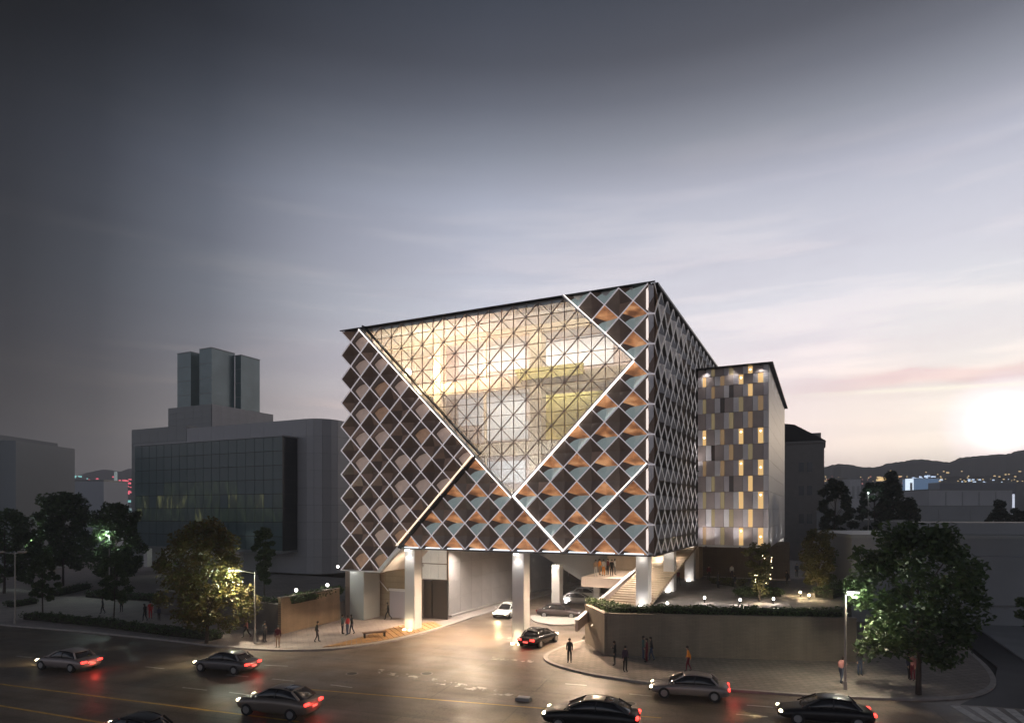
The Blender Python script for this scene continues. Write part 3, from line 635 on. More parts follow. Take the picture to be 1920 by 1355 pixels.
# tan stone wall and white soffit block behind the column
s0 = P(684,1157); TW = thing('stone_wall', 'tan stone wall behind the walking man, under the cube', 'wall', (s0.x, s0.y+1, .12), ROT)
M_tanst = brickmat('tan_stone_courses', (.46,.37,.26), (.42,.34,.24), (.30,.24,.17), 1, 2.4, .6, vert=True, bump=.2)
MB().box2((0,0,0), (6.2,.5,5.2)).build('wall', M_tanst, TW)
MB().box2((0,-.3,5.22), (6.4,1.2,5.45)).build('ledge', M_conc, TW)
MB().box2((.2,.5,5.47), (6.2,.8,7.3)).build('upper_wall', M_conc, TW)
area((3,-1.4,7.2), 5, .8, 420, (1,.9,.8), (0,0,0), TW)  # added area fill brightening the tan wall
k0 = P(730,1159); KB = thing('ticket_kiosk', 'pale lavender kiosk box against the tan stone wall', 'kiosk', (k0.x, k0.y+.2, .12), ROT)
MB().box2((0,0,0), (2.4,1.8,2.7)).build('body', mat('lavender_panel', (.50,.47,.52), .5), KB); MB().box2((-.08,-.08,2.72), (2.5,1.9,2.95)).build('lid', M_white, KB)
HR = thing('stair_handrail', 'white sloping handrail descending to the lavender kiosk', 'handrail', (k0.x, k0.y+.2, .12), ROT)
MB().bar((-.05,-.2,2.7), (-2.6,-.1,5.0), .07, .07).build('rail', M_white, HR)
p0 = P(656,1162); PI = thing('concrete_pier', 'broad light grey pier carrying the lower left corner of the lattice cube', 'pier', (p0.x, p0.y, .12), ROT)
MB().box2((0,0,0), (1.75,2.6,5.2)).build('pier_face', mat('light_grey_concrete', (.42,.44,.43), .6, var=.05, vs=.6), PI)
MB().box2((-.85,.3,0), (-.02,2.2,5.2)).build('side_fin', M_grey, PI)
point((.3,-.6,5.0), 25, (1,.95,.9), .1, PI)
MB().ball((-.6,-1.1,5.35), .13, 8, 5).build('corner_lamp', M_lamp, PI); MB().ball((2.8,-1.6,5.3), .13, 8, 5).build('corner_lamp', M_lamp, PI)
# sloped soffit wedge
def hull(name, front, back, m, parent=None):
    n = len(front); return MB().add(front+back, [tuple(range(n)), tuple(range(n, 2*n))[::-1]]+[(i, n+i, n+(i+1)%n, (i+1)%n) for i in range(n)]).build(name, m, parent)
WD = thing('auditorium_wedge', 'sloping dark grey wedge hanging below the lattice cube over the driveway', 'building part')
D_ = 75.5; fr_ = [PD(975,1022,D_), PD(1090,1088,D_), PD(1136,1072,D_), PD(1150,1005,D_)]
fr_[0].z = fr_[3].z = Z0-.2
hull('wedge_body', fr_, [p+V*10 for p in fr_], mat('grey_soffit_render', (.24,.235,.23), .6, var=.08, vs=.4), WD)
spot(tuple(P(1060,1135)+V*0+Vector((0,0,.3))), (.1,1,1.3), 420, (1,.93,.88), 100, 1, .3, None, 'wedge_fill')  # unseen spot added to brighten the dark wedge
# end of the driveway tunnel
tw = P(1040,1093); TE = thing('tunnel_wall', 'dark brown wall closing the far end of the driveway', 'wall', (tw.x, 98, 0), ROT)
MB().box2((-8,0,0), (14,.4,7.4)).build('wall', mat('dark_brown_wall', (.16,.12,.10), .7, var=.1), TE); MB().box2((-8,-.1,2.6), (14,-.02,2.9)).build('ledge', M_kerb, TE)
# people's balcony
bl = PD(1090,1098,66); BA = thing('balcony_terrace', 'beige balcony terrace with a crowd of visitors above the parked silver cars', 'terrace', (bl.x, bl.y, 0), ROT)
ZB = H-(1081-HY)/FX*66; M_sand = mat('sand_render', (.55,.44,.36), .7, var=.06, vs=.8)
MB().box2((0,0,ZB-1.0), (4.7,9.5,ZB)).build('slab', M_sand, BA); MB().box2((.9,1.2,0), (1.5,1.8,ZB-1.02)).build('support_post', M_col, BA)
MB().box2((0,9.0,ZB+.02), (4.7,9.3,7.3)).build('rear_wall', mat('beige_stone', (.45,.36,.27), .7, var=.1), BA)
area((2.4,4,7.2), 4, 2, 150, (1,.82,.62), (0,0,0), BA)
# plaza block with the brown retaining wall
M_brick = brickmat('brown_brick_wall', (.26,.215,.165), (.235,.195,.15), (.175,.145,.115), 1, .45, .10, mortar=.012, vert=True, bump=.4)
M_brick2 = brickmat('tan_brick_wall', (.33,.23,.15), (.29,.205,.135), (.2,.15,.10), 1, .45, .10, mortar=.012, vert=True, bump=.4)
ZP = 2.9
pa, pb, pl = P(1133,1230), P(1606,1243), P(1097,1206)
plaza = [tuple(pa[:2]), tuple(pb[:2]), tuple((pb+V*60)[:2]), tuple((pl+V*70)[:2]), tuple(pl[:2])]
ins = [(pa.x+.35,pa.y+.5),(pb.x-.35,pb.y+.4),((pb+V*60).x-.3,(pb+V*60).y),((pl+V*70).x+.35,(pl+V*70).y),(pl.x+.35,pl.y+.3)]
struct(MB().prism(ins, .0, ZP).build('plaza', M_paved))
def wallrun(name, label, pts, h, th, m, z=.12, cap=None, cat='wall'):
    t = thing(name, label, cat, (pts[0][0], pts[0][1], z))
    for k in range(len(pts)-1):
        a, b = Vector((*pts[k][:2], 0))-Vector((*pts[0][:2], 0)), Vector((*pts[k+1][:2], 0))-Vector((*pts[0][:2], 0)); L_ = (b-a).length; ang = math.atan2(b.y-a.y, b.x-a.x)
        MB().box2((0 if k == 0 else th*.6,0,0), (L_,th,h[k] if isinstance(h, list) else h)).build('wall', m, t, a, ang)
        MB().box2((-.03,-.04,(h[k] if isinstance(h, list) else h)+.003), (L_+.03,th+.04,(h[k] if isinstance(h, list) else h)+.10)).build('coping', cap or M_kerb, t, a, ang)
    return t
wallrun('retaining_wall', 'long dark brown brick retaining wall below the planted plaza on the right', [pl, pa, pb], 3.05, .35, M_brick, cap=mat('brown_coping', (.2,.165,.13), .7))
wl0, wl1 = P(527,1191), P(637,1164)
wallrun('retaining_wall', 'tan brick retaining wall on the left pavement beside the grey pier', [wl0, wl1], 3.15, .35, M_brick2, cap=mat('brown_coping', (.2,.165,.13), .7))
struct(MB().prism([(wl0.x+.2,wl0.y+.5),(wl1.x,wl1.y+.5),(wl1.x+1,wl1.y+20),(wl1.x-20,wl1.y+30),(wl0.x-24,wl0.y+26),(wl0.x-18,wl0.y+12)], 0, 1.9).build('terrace', M_paved))
wallrun('retaining_wall', 'dark low retaining wall behind the big golden tree', [(wl0.x-17.6,wl0.y+11.7),(wl0.x-.1,wl0.y+.4)], 2.5, .35, mat('dark_plaster', (.13,.115,.105), .8, var=.1), cap=M_kerb)
# grand steps beside the parapet
ST = thing('grand_stair', 'wide tan stone steps climbing from the plaza beneath the cube', 'stair', (7.9, 56, 0), ROT)
NS = 34
for k in range(NS):
    v0 = k*.72; z1 = ZP+(k+1)*.125; MB().box2((.3,v0,ZP-.0+k*.125-.1 if k else ZP+.004), (4.2,v0+.70,z1)).build('step', mat('sand_stone_step', (.50,.40,.29), .7, var=.08, vs=.6), ST)
MB().box2((.3,NS*.72,ZP), (4.2,NS*.72+8,ZP+NS*.125)).build('landing', _m['sand_stone_step'], ST)
PR = thing('stair_parapet', 'cream inclined parapet running from the driveway up along the tan steps', 'parapet', (7.9, 56, 0), ROT)
for du in (0, ):
    a, b = Vector((du,-6.5,1.55)), Vector((du,24,5.9))
    vs = [a+Vector(d) for d in ((-.12,0,0),(.12,0,0),(.12,0,.85),(-.12,0,.85))]+[b+Vector(d) for d in ((-.12,0,0),(.12,0,0),(.12,0,.85),(-.12,0,.85))]
    MB().add(vs, [(0,1,2,3)[::-1],(4,5,6,7)[::-1],(0,1,5,4),(1,2,6,5),(2,3,7,6),(3,0,4,7)]).build('parapet_wall', M_sand, PR)
    MB().bar(a+Vector((0,0,.89)), b+Vector((0,0,.89)), .34, .07, (0,0,1)).build('handrail', M_white, PR)
    MB().bar(a+Vector((.9,1,.35)), b+Vector((.9,1,.35)), .06, .06, (0,0,1)).build('light_strip', M_ledw, PR)
# driveway island
isl = [(995,1157),(1015,1152),(1060,1150),(1096,1152),(1098,1166),(1075,1172),(1040,1173),(1010,1169),(997,1163)]
struct(MB().prism(smooth([tuple(P(*p)[:2]) for p in isl+[isl[0]]], 3)[:-1], -.05, .16).build('traffic_island', mat('light_kerb', (.30,.28,.25), .7)))
# brown brick wall below the hotel
bw = P(1296,1082,ZP); BW = thing('brick_wall', 'dark brown brick wall closing the plaza beneath the checkered hotel', 'wall', (bw.x, bw.y, ZP), ROT)
MB().box2((0,1.5,0), (11,2.0,4.5)).build('wall', brickmat('umber_brick', (.15,.115,.09), (.13,.10,.08), (.09,.075,.06), 1, .6, .15, vert=True), BW)
MB().box2((-.1,1.35,0), (11.1,1.48,.12)).build('plinth', M_kerb, BW)

# ---------------------------------------------------------------- hotel with checkered panels
HB = thing('hotel_block', 'slim white block with checkered brown and pale panels and glowing windows', 'building', (18.95, 64.9, 0), ROT)
HW = 6.7; HZ0, HZ1 = 7.6, 25.3; HD = 30.0
rowsy = [80,125,185,260,350,450,545,640,735,830,935,1045,1155]
rowz = [HZ1-(y-80)/(1155-80)*(HZ1-HZ0) for y in rowsy]
MB().box2((.05,.12,HZ0), (HW-.1,HD,HZ1)).build('core_wall', mat('hotel_panel_gap', (.22,.19,.17), .7), HB)
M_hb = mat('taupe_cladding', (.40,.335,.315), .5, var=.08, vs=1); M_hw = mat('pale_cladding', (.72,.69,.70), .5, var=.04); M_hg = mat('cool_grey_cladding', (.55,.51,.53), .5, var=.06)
wl = [mat('amber_lit_window', (.3,.2,.1), .3, emis=(.95,.60,.24), es=.75, var=.2, vs=1.5), mat('dim_amber_window', (.25,.17,.10), .3, emis=(.42,.27,.14), es=.4), mat('dark_window', (.09,.07,.06), .15), mat('olive_window', (.3,.25,.14), .3, emis=(.35,.27,.15), es=.4)]
X0 = lambda x: (x-55)/(487-55)*HW
rowA = [(55,86,'w'),(86,106,'g'),(108,160,'b'),(161,196,'w'),(196,221,'g'),(223,276,'b'),(276,310,'w'),(310,336,'g'),(337,392,'b'),(393,425,'w'),(425,455,'g'),(456,486,'w')]
rowB = [(55,105,'b'),(106,140,'w'),(140,161,'g'),(162,217,'b'),(218,250,'w'),(250,276,'g'),(278,333,'b'),(334,366,'w'),(366,392,'g'),(393,455,'b'),(456,486,'w')]
lit = {(1,0):0,(1,1):1,(1,2):0,(1,3):0,(2,2):0,(2,0):1,(2,1):2,(3,0):3,(3,1):2,(5,0):0,(5,1):1,(5,2):0,(5,3):0,(7,0):1,(7,1):1,(7,2):0,(7,3):0,(8,1):2,(8,2):0,(9,2):0,(9,3):0,(10,2):0,(10,1):3,(11,2):0,(11,3):0,(6,0):2,(0,2):0,(0,0):3}
for r_ in range(12):
    z1, z0 = rowz[r_], rowz[r_+1]; wi = 0
    for a, b, k in (rowA if r_ % 2 == 1 else rowB):
        if k == 'g':
            mi = lit.get((r_, wi), rr.choice((1,3,3))); wi += 1
            MB().box2((X0(a),.02,z0+.03), (X0(b),.10,z1-.03)).build('window', wl[mi], HB)
            if mi == 0 and rr.random() < .6: MB().ball(((X0(a)+X0(b))/2,-.02,z1-.35 if rr.random() < .7 else (z0+z1)/2), .07, 6, 4).build('room_lamp', M_lampw, HB)
        else:
            MB().box2((X0(a)+.01,-.06 if k == 'w' else -.03,z0+.02), (X0(b)-.01,.11,z1-.02)).build('facade_panel', M_hb if k == 'b' else rr.choice((M_hw, M_hw, M_hg)), HB)
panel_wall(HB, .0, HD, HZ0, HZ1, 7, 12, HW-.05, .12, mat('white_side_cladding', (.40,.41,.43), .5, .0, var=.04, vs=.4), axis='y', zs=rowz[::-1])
MB().box2((-.15,-.5,HZ1+.003), (HW+.42,HD+.2,HZ1+.13)).build('roof_edge', M_black, HB)
MB().box2((0,.0,HZ0-.2), (HW,HD,HZ0-.01)).build('soffit', M_soffit, HB)
MB().box2((0,-.75,HZ1+.06), (HW,-.62,HZ1+.12)).build('light_strip', M_ledw, HB) if False else None
for (u, v, z, aim, pw) in ((1.0,-1.3,HZ0-.1,(0,.18,1),300),(4.2,-1.3,HZ0-.1,(0,.18,1),240),(6.8,-1.3,HZ0-.1,(0,.18,1),200),(.2,-1.1,15,(0,.2,1),120),(.8,-.40,HZ1-.1,(0,.15,-1),60),(3.4,-.40,HZ1-.1,(0,.15,-1),60),(6.0,-.40,HZ1-.1,(0,.15,-1),60),
                       *[(HW+.32,y_,HZ1-.12,(-.22,0,-1),110) for y_ in (1.5,6,11,16,21,26)],
                       (HW+.6,3,HZ0-.1,(-.3,0,1),200),(HW+.6,12,HZ0-.1,(-.3,0,1),150),(HW+.6,22,HZ0-.1,(-.3,0,1),150)):
    MB().box((u,v,z), (.16,.16,.08)).build('wall_washer', M_black, HB); spot((u,v,z+(.07 if aim[2] > 0 else -.07)), aim, pw*(.25 if u > HW and aim[2] < 0 else .5 if u > HW else 1.5), (1,.93,.90), 120, 1, .1, HB)

# ---------------------------------------------------------------- dark building behind
q0 = PD(1474,1040,140); DB = thing('old_building', 'dark old building with hipped roof behind the checkered hotel', 'building', (q0.x-6, q0.y, 0), ROT)
M_db = mat('dark_old_render', (.16,.15,.14), .8, var=.1)
zt2 = H+(HY-835)/FX*140
MB().box2((0,0,0), (12.9,12,zt2)).build('wall', M_db, DB)
MB().box2((-.3,-.3,zt2+.003), (13.2,12.3,zt2+.5)).build('cornice', M_db, DB)
rz_ = H+(HY-800)/FX*140
MB().add([(0,.0,zt2+.5),(13.2,0,zt2+.5),(13.2,12,zt2+.5),(0,12,zt2+.5),(3,4,rz_+1.2),(7,4,rz_+.6),(7,8,rz_+.6),(3,8,rz_+1.2)], [(0,1,5,4),(1,2,6,5),(2,3,7,6),(3,0,4,7),(4,5,6,7),(3,2,1,0)]).build('roof', M_black, DB)
MB().box2((9.5,2,zt2+.5), (12.3,5,zt2+2.4)).build('chimney', M_db, DB)
for z in (zt2-4, zt2-9, zt2-15):
    for u in (8.0, 9.6): MB().box2((u,-.05,z-2), (u+1.0,-.005,z)).build('window', mat('blue_dark_window', (.05,.06,.075), .2), DB)

# ================================================================ left office building
LB = thing('glass_office_block', 'dark stepped office block with big green glass front, rounded corner and three glass rooftop towers', 'building', (-28.2, 95, 1.5), ROT)
M_clad = mat('grey_stone_cladding', (.40,.40,.41), .5, .1, var=.06, vs=.25)
M_clad2 = mat('dark_stone_cladding', (.27,.28,.28), .5, .1, var=.08, vs=.25)
TZ = 25.0-1.5
n_ = 8; rad = 3.2
prof = [(-30,0),(-rad,0)]+[(-rad+rad*math.sin(R(90)*k/n_), rad-rad*math.cos(R(90)*k/n_)) for k in range(1, n_+1)]+[(0,26)]
MB().prism([(x+(.1 if x < -1 else -.12), y+.12) for x, y in prof]+[(-30,26)], 0, TZ-.02).build('core_wall', M_joint, LB)
zs = [k*TZ/9 for k in range(10)]; cache = {}
path = [(-30+k*3.0, 0) for k in range(9)]+[(-rad,0)]+[prof[3], prof[5], prof[7], prof[9]]+[(0,rad+3.2*k) for k in range(1, 8)]
for a, b in zip(path, path[1:]):
    L_ = math.dist(a, b); ang = math.atan2(b[1]-a[1], b[0]-a[0])
    for z0, z1 in zip(zs, zs[1:]):
        key = (round(L_,2), round(z1-z0,2))
        if key not in cache: cache[key] = MB().box((L_/2,0,0), (L_-.025,.1,z1-z0-.03)).mesh('wall_panel', M_clad)
        o = link('wall_panel', cache[key], LB, (a[0],a[1],(z0+z1)/2), ang)
lb2 = MB().box2((-44.6,.10,0), (-30.05,26,TZ+.55)).build('side_block_core', M_clad2, LB)
panel_wall(LB, -44.6, -30.05, 0, TZ+.6, 6, 10, 0.0, .14, M_clad2)
# glazed box
GX0, GX1, GY = -39.0, -4.9, -3.2; GZ0, GZ1 = 3.6, 20.6
M_gp = mat('dark_green_glass', (.07,.115,.12), .3, .0, spec=.8, var=.2, vs=.12)
def litpane(name, c, es, thr):
    m = mat(name, (.06,.10,.10), .3, emis=c, es=es, spec=.8); t = m.node_tree; b = t.nodes['Principled BSDF']
    tcn = t.nodes.new('ShaderNodeTexCoord'); oi = t.nodes.new('ShaderNodeObjectInfo'); va = t.nodes.new('ShaderNodeVectorMath'); va.operation = 'ADD'
    t.links.new(tcn.outputs['Object'], va.inputs[0]); t.links.new(oi.outputs['Location'], va.inputs[1])
    mpn = t.nodes.new('ShaderNodeMapping'); mpn.inputs['Scale'].default_value = (2.2,2.2,.5); t.links.new(va.outputs[0], mpn.inputs[0])
    n = t.nodes.new('ShaderNodeTexNoise'); n.inputs['Scale'].default_value = 1.0; n.inputs['Detail'].default_value = 4; t.links.new(mpn.outputs[0], n.inputs['Vector'])
    mr = t.nodes.new('ShaderNodeMapRange'); mr.inputs[1].default_value = thr; mr.inputs[2].default_value = thr+.2; mr.inputs[3].default_value = .08*es; mr.inputs[4].default_value = es
    t.links.new(n.outputs['Fac'], mr.inputs[0]); t.links.new(mr.outputs[0], b.inputs['Emission Strength']); return m
M_gl = litpane('green_lit_pane', (.30,.40,.16), .05, .46); M_gl2 = litpane('yellow_lit_pane', (.60,.60,.22), .13, .50)
MB().box2((GX0+.1,GY+.14,GZ0+.1), (GX1-.14,-.1,GZ1-.1)).build('glass_box_core', M_black, LB)
nx, nz = 18, 8; cg = MB().box((0,0,0), ((GX1-GX0)/nx-.07,.06,(GZ1-GZ0)/nz-.08))
meshes = [cg.mesh('glass_pane', M_gp), cg.mesh('glass_pane', M_gl), cg.mesh('glass_pane', M_gl2)]
for a in range(nx):
    for b in range(nz):
        k = 0
        if b == 3 and rr.random() < .75: k = 2 if rr.random() < .6 else 1
        if b == 4 and 3 < a < 13: k = 1
        if b == 2: k = 1 if rr.random() < .9 else 2
        link('glass_pane', meshes[k], LB, (GX0+(a+.5)*(GX1-GX0)/nx, GY+.05, GZ0+(b+.5)*(GZ1-GZ0)/nz))
for b in range(nz): MB().box((GX1-.05,(GY-.1)/2,GZ0+(b+.5)*(GZ1-GZ0)/nz), (.06,abs(GY)-.3,(GZ1-GZ0)/nz-.08)).build('side_pane', mat('dark_side_glass', (.03,.033,.036), .12, spec=.7), LB)
MB().box2((GX0-.1,GY-.1,GZ1+.003), (GX1+.1,-.06,GZ1+.22)).build('glass_box_coping', M_clad, LB)
MB().box2((GX0,GY,GZ0-.35), (GX1,-.06,GZ0-.02)).build('glass_box_soffit', M_clad2, LB)
for u in (-37.5,-32,-26.5,-21,-15.5,-10): MB().box2((u,-2.6,0), (u+.9,-1.7,GZ0-.36)).build('column', M_col, LB)
for u in (-35,-17): point((u+2.0,-2.2,3.2), 60, (.9,1,.9), .2, LB)
# stepped upper block and towers
def lbz(py, D): return H-(py-HY)/FX*D-1.5
def lloc(px, D):
    x = (px-960)/FX*D; d = Vector((x+28.2, D-95, 0)); return d.dot(U), d.dot(V)
u0, v0 = lloc(397, 113); z1 = lbz(757, 113)
MB().box2((u0-11.5,v0,TZ+.62), (u0,v0+14,z1)).build('upper_block_core', M_joint, LB)
panel_wall(LB, u0-11.5, u0, TZ+.62, z1, 5, 4, v0-.06, .1, M_clad2)
panel_wall(LB, v0, v0+14, TZ+.62, z1, 7, 4, u0+.06, .1, M_clad, axis='y')
def skyglass():
    m = mat('blue_green_tower_glass', (.17,.235,.24), .25, .2, spec=.7, var=.15, vs=.3); return m
for px, D, lw, rw, top in ((358,119,3.8,2.6,660),(397,117,3.3,5.1,652),(452,121,1.6,4.5,666)):
    a, b = lloc(px, D); zt3 = lbz(top, D)
    MB().box2((a-lw,b,z1+.02), (a-.02,b+rw,zt3)).build('tower', skyglass(), LB)
    for k in range(1, 4): MB().box2((a-lw-.02,b-.03,z1+(zt3-z1)*k/4), (a+.0,b-.005,z1+(zt3-z1)*k/4+.08)).build('tower_joint', M_clad2, LB)
    MB().box2((a-lw-.05,b-.05,zt3+.002), (a+.03,b+rw+.05,zt3+.15)).build('tower_coping', M_clad2, LB)
# far left dark block
fb = PD(108, 900, 126); fb.y = 112
FB = thing('grey_office_block', 'plain dark grey block at the far left edge behind the trees', 'building', (fb.x-28, fb.y, 0), 0)
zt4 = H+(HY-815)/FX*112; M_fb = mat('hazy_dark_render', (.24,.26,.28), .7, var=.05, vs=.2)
p_ = [(0,-10),(28-.0,0),(28,14),(0,14)]
MB().prism([(-20,-24),(10,-12.5),(10,14),(-20,14)], 0, zt4+.3).prism([(10.02,-12.4),(28,-4),(28,14),(10.02,14)], 0, zt4).build('wall', M_fb, FB)
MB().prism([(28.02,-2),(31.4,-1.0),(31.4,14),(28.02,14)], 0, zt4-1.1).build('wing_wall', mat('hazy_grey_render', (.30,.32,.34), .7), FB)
for k in range(5): MB().bar((10.1,-12.5,4+k*3.6), (27.9,-4.12,4+k*3.6), .12, .1, (-.42,.9,0)).build('floor_line', M_fb, FB)
# distant blocks on the left, between the two dark blocks
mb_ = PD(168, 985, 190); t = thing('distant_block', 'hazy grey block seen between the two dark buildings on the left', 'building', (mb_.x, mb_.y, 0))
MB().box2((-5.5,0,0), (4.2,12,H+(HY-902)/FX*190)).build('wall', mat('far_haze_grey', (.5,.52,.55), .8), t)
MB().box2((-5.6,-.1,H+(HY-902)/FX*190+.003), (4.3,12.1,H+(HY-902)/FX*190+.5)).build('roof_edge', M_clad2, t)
pyl = PD(217, 930, 420); t = thing('radio_mast', 'slim pale lit mast rising above the red city lights on the left', 'mast', (pyl.x, pyl.y, 0))
MB().tube((0,0,0), (0,0,H+(HY-884)/FX*420), 1.3, .9, 8).build('shaft', mat('pale_lit_mast', (.5,.6,.6), .5, emis=(.55,.68,.66), es=.3), t)
MB().box2((-9,-2,10), (14,2,13)).build('base_deck', mat('cyan_lit_deck', (.4,.5,.5), .5, emis=(.5,.75,.8), es=.35), t)

# ================================================================ hills and the city at their foot
def ridge(name, pts, D, m, depth=500, seed=1):
    r2 = random.Random(seed); mb = MB(); xs = []
    x0, x1 = pts[0][0], pts[-1][0]; n = int((x1-x0)/5)
    fr2 = []; rows = []
    for i in range(n+1):
        px = x0+(x1-x0)*i/n
        for a, b in zip(pts, pts[1:]):
            if a[0] <= px <= b[0]: t_ = (px-a[0])/(b[0]-a[0]); t_ = t_*t_*(3-2*t_); py = a[1]+(b[1]-a[1])*t_; break
        py += r2.uniform(-1.0, 1.0)
        top = PD(px, py, D); X = (px-960)/FX
        rows.append([(X*(D-depth*.5), D-depth*.5, -2), (X*(D-depth*.25), D-depth*.25, top.z*r2.uniform(.38,.48)), tuple(top), (X*(D+depth*.5), D+depth*.5, -2)])
    vs = [v for r_ in rows for v in r_]; fs = [(4*i+k, 4*i+4+k, 4*i+5+k, 4*i+1+k) for i in range(n) for k in range(3)]
    return struct(mb.add(vs, fs).build(name, m, smooth=True))
M_hill = mat('forested_hill', (.020,.022,.022), .95, var=.35, vs=.01)
ridge('hills', [(1380,900),(1480,884),(1538,876),(1575,869),(1635,876),(1680,866),(1722,861),(1780,866),(1805,857),(1845,853),(1885,851),(1915,843),(1990,838),(2100,850),(2300,870),(2600,860),(2900,880)], 780, M_hill, 300)
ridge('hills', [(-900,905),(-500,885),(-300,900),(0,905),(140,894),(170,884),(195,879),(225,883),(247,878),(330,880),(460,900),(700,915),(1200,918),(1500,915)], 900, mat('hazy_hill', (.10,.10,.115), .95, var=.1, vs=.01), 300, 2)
ridge('hills', [(1300,940),(1540,905),(1650,899),(1800,893),(1950,888),(2200,900),(2900,905)], 600, mat('dark_low_hill', (.03,.033,.035), .95, var=.3, vs=.01), 120, 3)
# city lights: far street and window lights, too many and too small to count
def lights(name, boxes, m, seed):
    r2 = random.Random(seed); mb = MB()
    for (x0, x1, y0, y1, D, n, s0, s1) in boxes:
        for _ in range(n):
            p = PD(r2.uniform(x0, x1), r2.uniform(y0, y1), D*r2.uniform(.96, 1.0)); s_ = r2.uniform(s0, s1); mb.box(tuple(p), (s_*r2.uniform(.7,1.8), s_, s_))
    return stuff(mb.build(name, m))
def le(name, c, s_): return mat(name, c, .5, emis=c, es=s_)
lights('city_lights', [(1540,1920,893,903,515,45,.4,.85),(1660,1920,882,894,512,14,.5,1.0),(1645,1665,894,900,500,16,.8,1.6)], le('amber_city_glow', (1,.72,.35), .8), 1)
lights('city_lights', [(1700,1900,898,908,510,46,.5,1.1),(1712,1758,892,900,500,24,.6,1.3)], le('blue_white_city_glow', (.65,.8,1), 1.0), 2)
lights('city_lights', [(142,246,893,905,400,10,.45,.9),(195,246,900,925,395,40,.55,1.2)], le('red_city_glow', (1,.16,.22), .9), 3)
lights('city_lights', [(195,246,912,945,385,16,.7,1.5),(140,165,892,900,395,6,.45,.9)], le('cyan_city_glow', (.35,.9,.85), .6), 4)
lights('city_lights', [(1540,1700,893,912,510,30,.4,.9)], le('rose_city_glow', (.9,.35,.3), .5), 5)
def block(name, label, px0, px1, top, D, dep, m, rz=0., base=0., extra=None, cat='building'):
    a = PD(px0, top, D); b = PD(px1, top, D); t = thing(name, label, cat, (a.x, a.y, base), rz)
    wd = b.x-a.x; h = a.z-base
    MB().box2((0,0,0), (wd,dep,h)).build('wall', m, t); MB().box2((-.1,-.12,h+.003), (wd+.1,dep+.1,h+.35)).build('parapet', M_clad2, t)
    if extra: extra(t, wd, h)
    return t
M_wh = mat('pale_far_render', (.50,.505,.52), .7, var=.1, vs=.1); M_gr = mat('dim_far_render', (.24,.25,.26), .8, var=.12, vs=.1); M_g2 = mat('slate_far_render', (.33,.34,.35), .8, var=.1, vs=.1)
def bays(n, m=None):
    def f(t, wd, h):
        for k in range(1, n): MB().box2((wd*k/n-.12,-.12,.2), (wd*k/n+.12,-.01,h-.4)).build('pilaster', m or M_g2, t)
    return f
def wins(nx, nz, m):
    def f(t, wd, h):
        for a in range(nx):
            for b in range(nz): MB().box2((wd*(a+.25)/nx,-.05,h*(b+.3)/nz), (wd*(a+.75)/nx,-.005,h*(b+.75)/nz)).build('window', m, t)
    return f
block('distant_warehouse', 'long pale warehouse with faint vertical bays below the sunset', 1742, 1898, 919, 170, 16, M_wh, extra=bays(5))
block('distant_hall', 'low slate hall in front of the pale warehouse', 1700, 1880, 950, 150, 14, M_g2, extra=bays(3))
block('distant_block', 'small pale cube shaped block between the dark pines', 1595, 1614, 898, 300, 8, M_wh, extra=wins(2,2,M_g2))
block('distant_block', 'dim beige tower left of the small pale cube', 1570, 1590, 896, 310, 8, mat('beige_far', (.25,.23,.2), .8), extra=wins(2,3,M_g2))
block('illuminated_sign_tower', 'narrow bright blue white lit sign in the far city', 1704, 1713, 897, 440, 4, le('blue_sign_glow', (.75,.88,1), 1.3), cat='sign', extra=wins(1,3,M_wh))
block('distant_block', 'blue roofed hall glowing among the city lights', 1716, 1760, 897, 460, 15, mat('blue_lit_roof', (.15,.22,.32), .6, emis=(.2,.35,.6), es=.35), extra=wins(6,1,M_wh))
block('distant_block', 'long low hall with a row of small lights on the horizon', 1762, 1905, 905, 430, 12, mat('navy_far', (.09,.10,.13), .7), extra=wins(14,1,le('pin_glow', (.8,.85,1), .9)))
block('annexe_building', 'grey flat roofed annexe with a darker right end behind the plaza trees', 1583, 1697, 960, 110, 10, M_g2, extra=bays(3, M_gr))
block('annexe_building', 'wide dim annexe roof stepping down in front of the grey annexe', 1592, 1712, 978, 98, 10, M_gr, extra=bays(2))
def lowroof(t, wd, h):
    MB().box2((wd*.3,-.5,h*.25), (wd*.52,-.06,h*.8)).build('bay', M_gr, t); MB().box2((wd*.62,-.3,h*.1), (wd*.9,-.06,h*.72)).build('bay', M_gr, t)
    MB().box2((wd*.22,2,h+.36), (wd*1.0,10,h+1.5)).build('roof_storey', M_g2, t)
block('low_building', 'wide dark low building with roof terrace behind the big right hand tree', 1597, 2150, 1008, 63, 14, M_gr, rz=R(-10), extra=lowroof)

